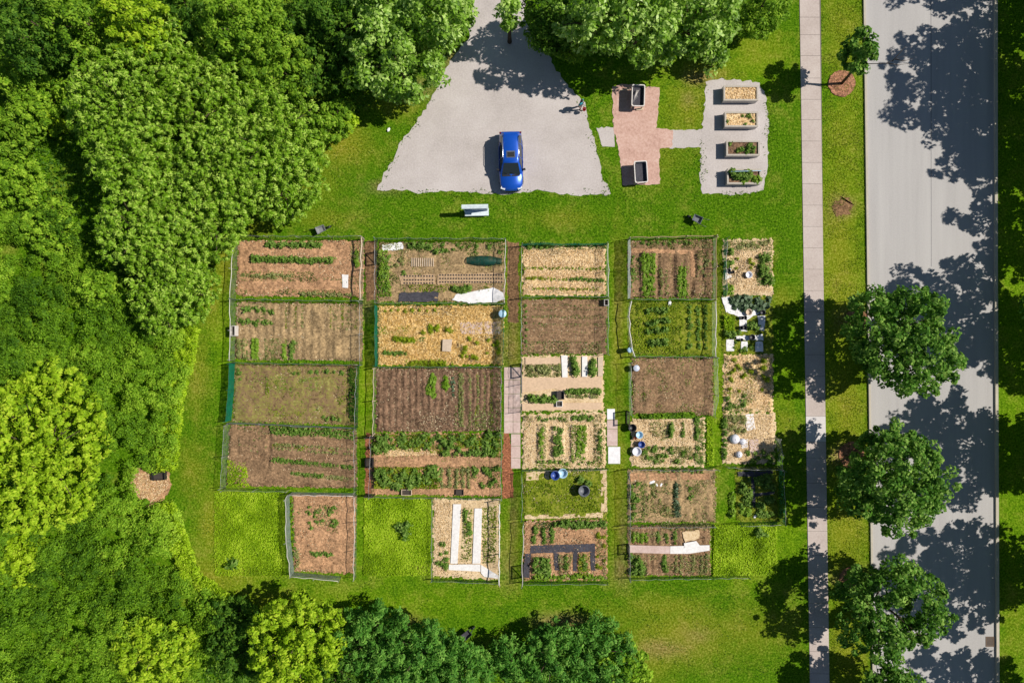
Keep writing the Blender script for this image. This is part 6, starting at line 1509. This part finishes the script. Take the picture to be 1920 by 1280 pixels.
# street trees: the row on the near side of the road
SK = dict(base=.14, size=.25, aspect=.7, tuft=.42, per=52, trunk=.11, dens=1.25, lumpy=.5, jit=.45, sx=1.04)
tree("street_tree", 1706, 642, 3.75, 8.2, M["maple"], "street tree beside the sign post, uppermost of the full crowns", seed=201, basexy=G(1606, 601), **SK)
tree("street_tree", 1687, 906, 3.6, 8.0, M["maple"], "middle street tree over the road", seed=202, basexy=G(1596, 852), **SK)
tree("street_tree", 1692, 1160, 3.5, 7.6, M["maple"], "street tree with a gap in its crown near the storm drain", seed=203, basexy=G(1602, 1092), fork=(.2, .3, 1.25), **SK)
tree("street_tree", 1690, 1325, 2.4, 7.0, M["maple"], "street tree mostly below the frame at the road", seed=204, basexy=G(1606, 1320), **SK)
yt = tree("young_street_tree", 1617, 93, 1.35, 5.9, M["maple"], "young slender street tree in a bark ring by the sidewalk", seed=205, basexy=G(1578, 157), base=.42, size=.25, aspect=.7, tuft=.36, per=56, trunk=.09, sx=.8, sy=1.25)
m = MB()
for a, b, c in (((.3, .3, 3.0), (1.6, .2, 3.4), (2.9, .7, 3.7)), ((1.6, .2, 3.4), (2.4, 0, 3.6), (3.1, 0.05, 3.7)), ((2.2, .42, 3.55), (2.7, .2, 3.8), (3.3, .35, 3.9)), ((2.0, .3, 3.5), (2.4, .8, 3.8), (2.7, 1.2, 4.0))):
    m.tube([a, b, c], [.035, .02, .006], 5)
m.build("bare_branch", M["bark"], yt)
# trees across the road, outside the frame but shading it
FK = dict(base=.3, size=.30, aspect=.7, tuft=.5, per=50, trunk=.14, dens=1.0, lumpy=.4, jit=.5)
for i, (px, py, rd, top) in enumerate(((1950, -118, 4.6, 11.0), (1945, 122, 4.2, 11.5), (1968, 268, 2.0, 9.5), (1985, 385, 1.5, 9.0), (1945, 575, 4.7, 11.2), (1945, 828, 4.6, 11.0), (1945, 1062, 4.5, 11.0), (1948, 1300, 4.2, 10.5))):
    k = H / (H - top * .7)
    tree("street_tree", 960 + (px - 960) * k, 640 + (py - 640) * k, rd, top, M["maple"], "street tree on the far side of the road, its shade lying across it",
         group="street trees across the road", seed=220 + i, basexy=G(px + 12, py), **FK)

for i, (px, py, rd, top) in enumerate(((2050, 20, 4.6, 9.5), (2045, 200, 4.6, 9.5), (2050, 300, 3.2, 9.0), (2050, 455, 2.3, 9.0), (2046, 630, 3.6, 9.0), (2046, 840, 3.4, 9.0), (2046, 1045, 3.2, 9.0))):
    k = H / (H - top * .7)
    tree("yard_tree", 960 + (px - 960) * k, 640 + (py - 640) * k, rd, top, M["ash"], "tree in the yards past the far kerb, shading the grass strip there",
         group="yard trees beyond the road", seed=260 + i, basexy=G(px, py), **FK)
# ------------------------------------------------------------------ thicket on the left, one continuous mass
def thicket():
    rng = np.random.default_rng(5)
    poly = [(-60, 395), (60, 380), (110, 400), (160, 440), (165, 500), (215, 520), (240, 560), (300, 620), (365, 600), (352, 680), (330, 760), (322, 850), (318, 885), (250, 880), (248, 935), (325, 945), (345, 1010), (370, 1080), (430, 1120), (400, 1180), (380, 1330), (-60, 1330)]
    p = scatter_in(poly, 3600, rng); px, py = p[:, 0], p[:, 1]
    n1 = vnoise(px + 500, py + 500, 120, 31); n2 = vnoise(px + 500, py + 500, 55, 32)
    keep = vnoise(px + 500, py + 500, 42, 77) + .25 * (rng.random(len(px)) - .5) > .22
    p, px, py, n1, n2 = p[keep], px[keep], py[keep], n1[keep], n2[keep]
    edge = np.minimum.reduce([np.hypot(px - a, py - b) for a, b in [(365, 600), (352, 680), (330, 760), (322, 850), (325, 945), (345, 1010), (370, 1080), (420, 1120), (340, 640), (340, 720), (325, 800), (335, 980), (357, 1045)]])
    bc = scatter_in(poly, 400, rng); bump = []              # rounded crowns of uneven size, kept apart
    for q in bc:
        r_ = 26 + 42 * rng.random() ** 1.4
        if all(np.hypot(q[0] - b[0], q[1] - b[1]) > (r_ + b[2]) * .62 for b in bump): bump.append((q[0], q[1], r_, .9 + r_ / 42 * (.7 + .8 * rng.random()), rng.random()))
    h = np.full(len(px), .35); bt = np.full(len(px), .4)
    for bx_, by_, r_, hh, tt in bump:
        d2 = ((px - bx_) ** 2 + (py - by_) ** 2) / (r_ * r_)
        hb = np.where(d2 < 1.05, hh * np.sqrt(np.maximum(.02, 1.05 - d2)), 0)
        bt = np.where(hb > h, tt, bt); h = np.maximum(h, hb)
    h = h * np.clip(.45 + edge / 90, .45, 1) * (.85 + .3 * rng.random(len(px)))
    rad = 0.26 + 0.30 * rng.random(len(p))
    k = (H - h) / H / PPM
    C = np.column_stack([(px - 960) * k, (640 - py) * k, np.maximum(.3, h - .25)])
    tint = np.clip(0.40 + (bt - .5) * .55 + (n1 - .5) * .35 + 0.6 * np.clip(1 - edge / 70, 0, 1) + (rng.random(len(p)) - .5) * .35, 0, 1)
    V, F, A = clump_leaves(C, rad, 84, 0.165, .5, rng, .8, up=.7)
    A = np.clip(np.repeat(tint, 84) + (rng.random(len(A)) - .5) * .5, 0, 1)
    V[:, 2] = np.maximum(V[:, 2], .03)
    tag(link("thicket_undergrowth", quads_mesh("thicket_undergrowth", V, F, M["brush"], A)), "dense green thicket covering the left side below the sumac grove", "undergrowth", kind="stuff")
    line = [(392, 560), (368, 605), (356, 680), (336, 760), (326, 850), (322, 880)], [(322, 948), (345, 1010), (372, 1080), (428, 1118)]
    E = []
    for ln in line:
        for (x0, y0), (x1, y1) in zip(ln[:-1], ln[1:]):
            n = int(np.hypot(x1 - x0, y1 - y0) * 1.5); t = rng.random(n)
            E.append(np.column_stack([x0 + (x1 - x0) * t - 34 * rng.random(n) ** 1.3 + 3, y0 + (y1 - y0) * t, .25 + .7 * rng.random(n)]))
    E = np.vstack(E); E = E[vnoise(E[:, 0] + 500, E[:, 1] + 500, 30, 91) > .25]
    k = (H - E[:, 2]) / H / PPM
    V, F, A = clump_leaves(np.column_stack([(E[:, 0] - 960) * k, (640 - E[:, 1]) * k, E[:, 2]]), .18 + .2 * rng.random(len(E)), 40, .17, .5, rng, .8, up=.8)
    V[:, 2] = np.maximum(V[:, 2], .03)
    tag(link("thicket_edge_growth", quads_mesh("thicket_edge_growth", V, F, M["lime"], A)), "bright lime growth where the left thicket meets the lawn", "undergrowth", kind="stuff")
    # ground cover under the trees; dark leaf colour deepens the shade between crowns
    polys = [[(-60, -60), (880, -60), (868, 60), (835, 100), (765, 165), (690, 205), (600, 262), (578, 310), (505, 395), (430, 425), (385, 590), (200, 560), (120, 420), (-60, 330)], [(1000, -60), (1490, -60), (1470, 30), (1360, 95), (1180, 110), (1050, 95)],
             [(380, 1130), (520, 1160), (700, 1190), (950, 1210), (1180, 1210), (1240, 1330), (370, 1330)]]
    PP = np.vstack([scatter_in(poly_px(q), n, rng) for q, n in zip(polys, (26000, 6000, 9000))])
    z = 0.08 + 0.6 * rng.random(len(PP)) * vnoise(PP[:, 0] + 60, PP[:, 1] + 60, 1.2, 41)
    N = unit(np.array([0, 0, 1]) + rng.normal(size=(len(PP), 3)) * .5)
    stuff_leaves("woodland_undergrowth", np.column_stack([PP, z]), N, .24, .5, M["dark"], rng, label="leafy ground cover under the trees", cat="undergrowth")
thicket()
LB = [("thicket_shrub", 60, 190, 2.4, 3.2, "brush", "green shrub in the slanted band along the left edge"), ("thicket_shrub", 25, 140, 1.8, 3.2, "brush", "shrub at the upper end of the slanted band on the left edge"),
      ("thicket_shrub", 92, 225, 1.2, 2.0, "lime", "lime shrub at the lower end of the slanted band"), ("thicket_shrub", 20, 245, 2.0, 3.0, "ash", "green shrub at the left edge beside the dark hollow"),
      ("thicket_shrub", 22, 340, 2.2, 2.8, "brush", "broad green shrub at the left edge below the dark hollow"), ("thicket_shrub", 85, 425, 2.2, 2.6, "brush", "green shrub left of the lower sumacs"),
      ("thicket_shrub", 175, 540, 1.6, 2.8, "brush", "green shrub at the dark foot of the lower sumacs"), ("thicket_shrub", 20, 1045, 2.6, 2.2, "lime", "lime shrub at the left edge under the large yellow-green tree"),
      ("thicket_shrub", 395, 1140, 1.4, 1.8, "brush", "low shrub at the lower left lawn corner")]
for i, (nm, px, py, rd, top, mt, lab) in enumerate(LB):
    tree(nm, px, py, rd, top, M[mt], lab, cat="shrub", seed=300 + i, size=.20, tuft=.36, per=60, base=.08, trunk=.05)
flush_crops()
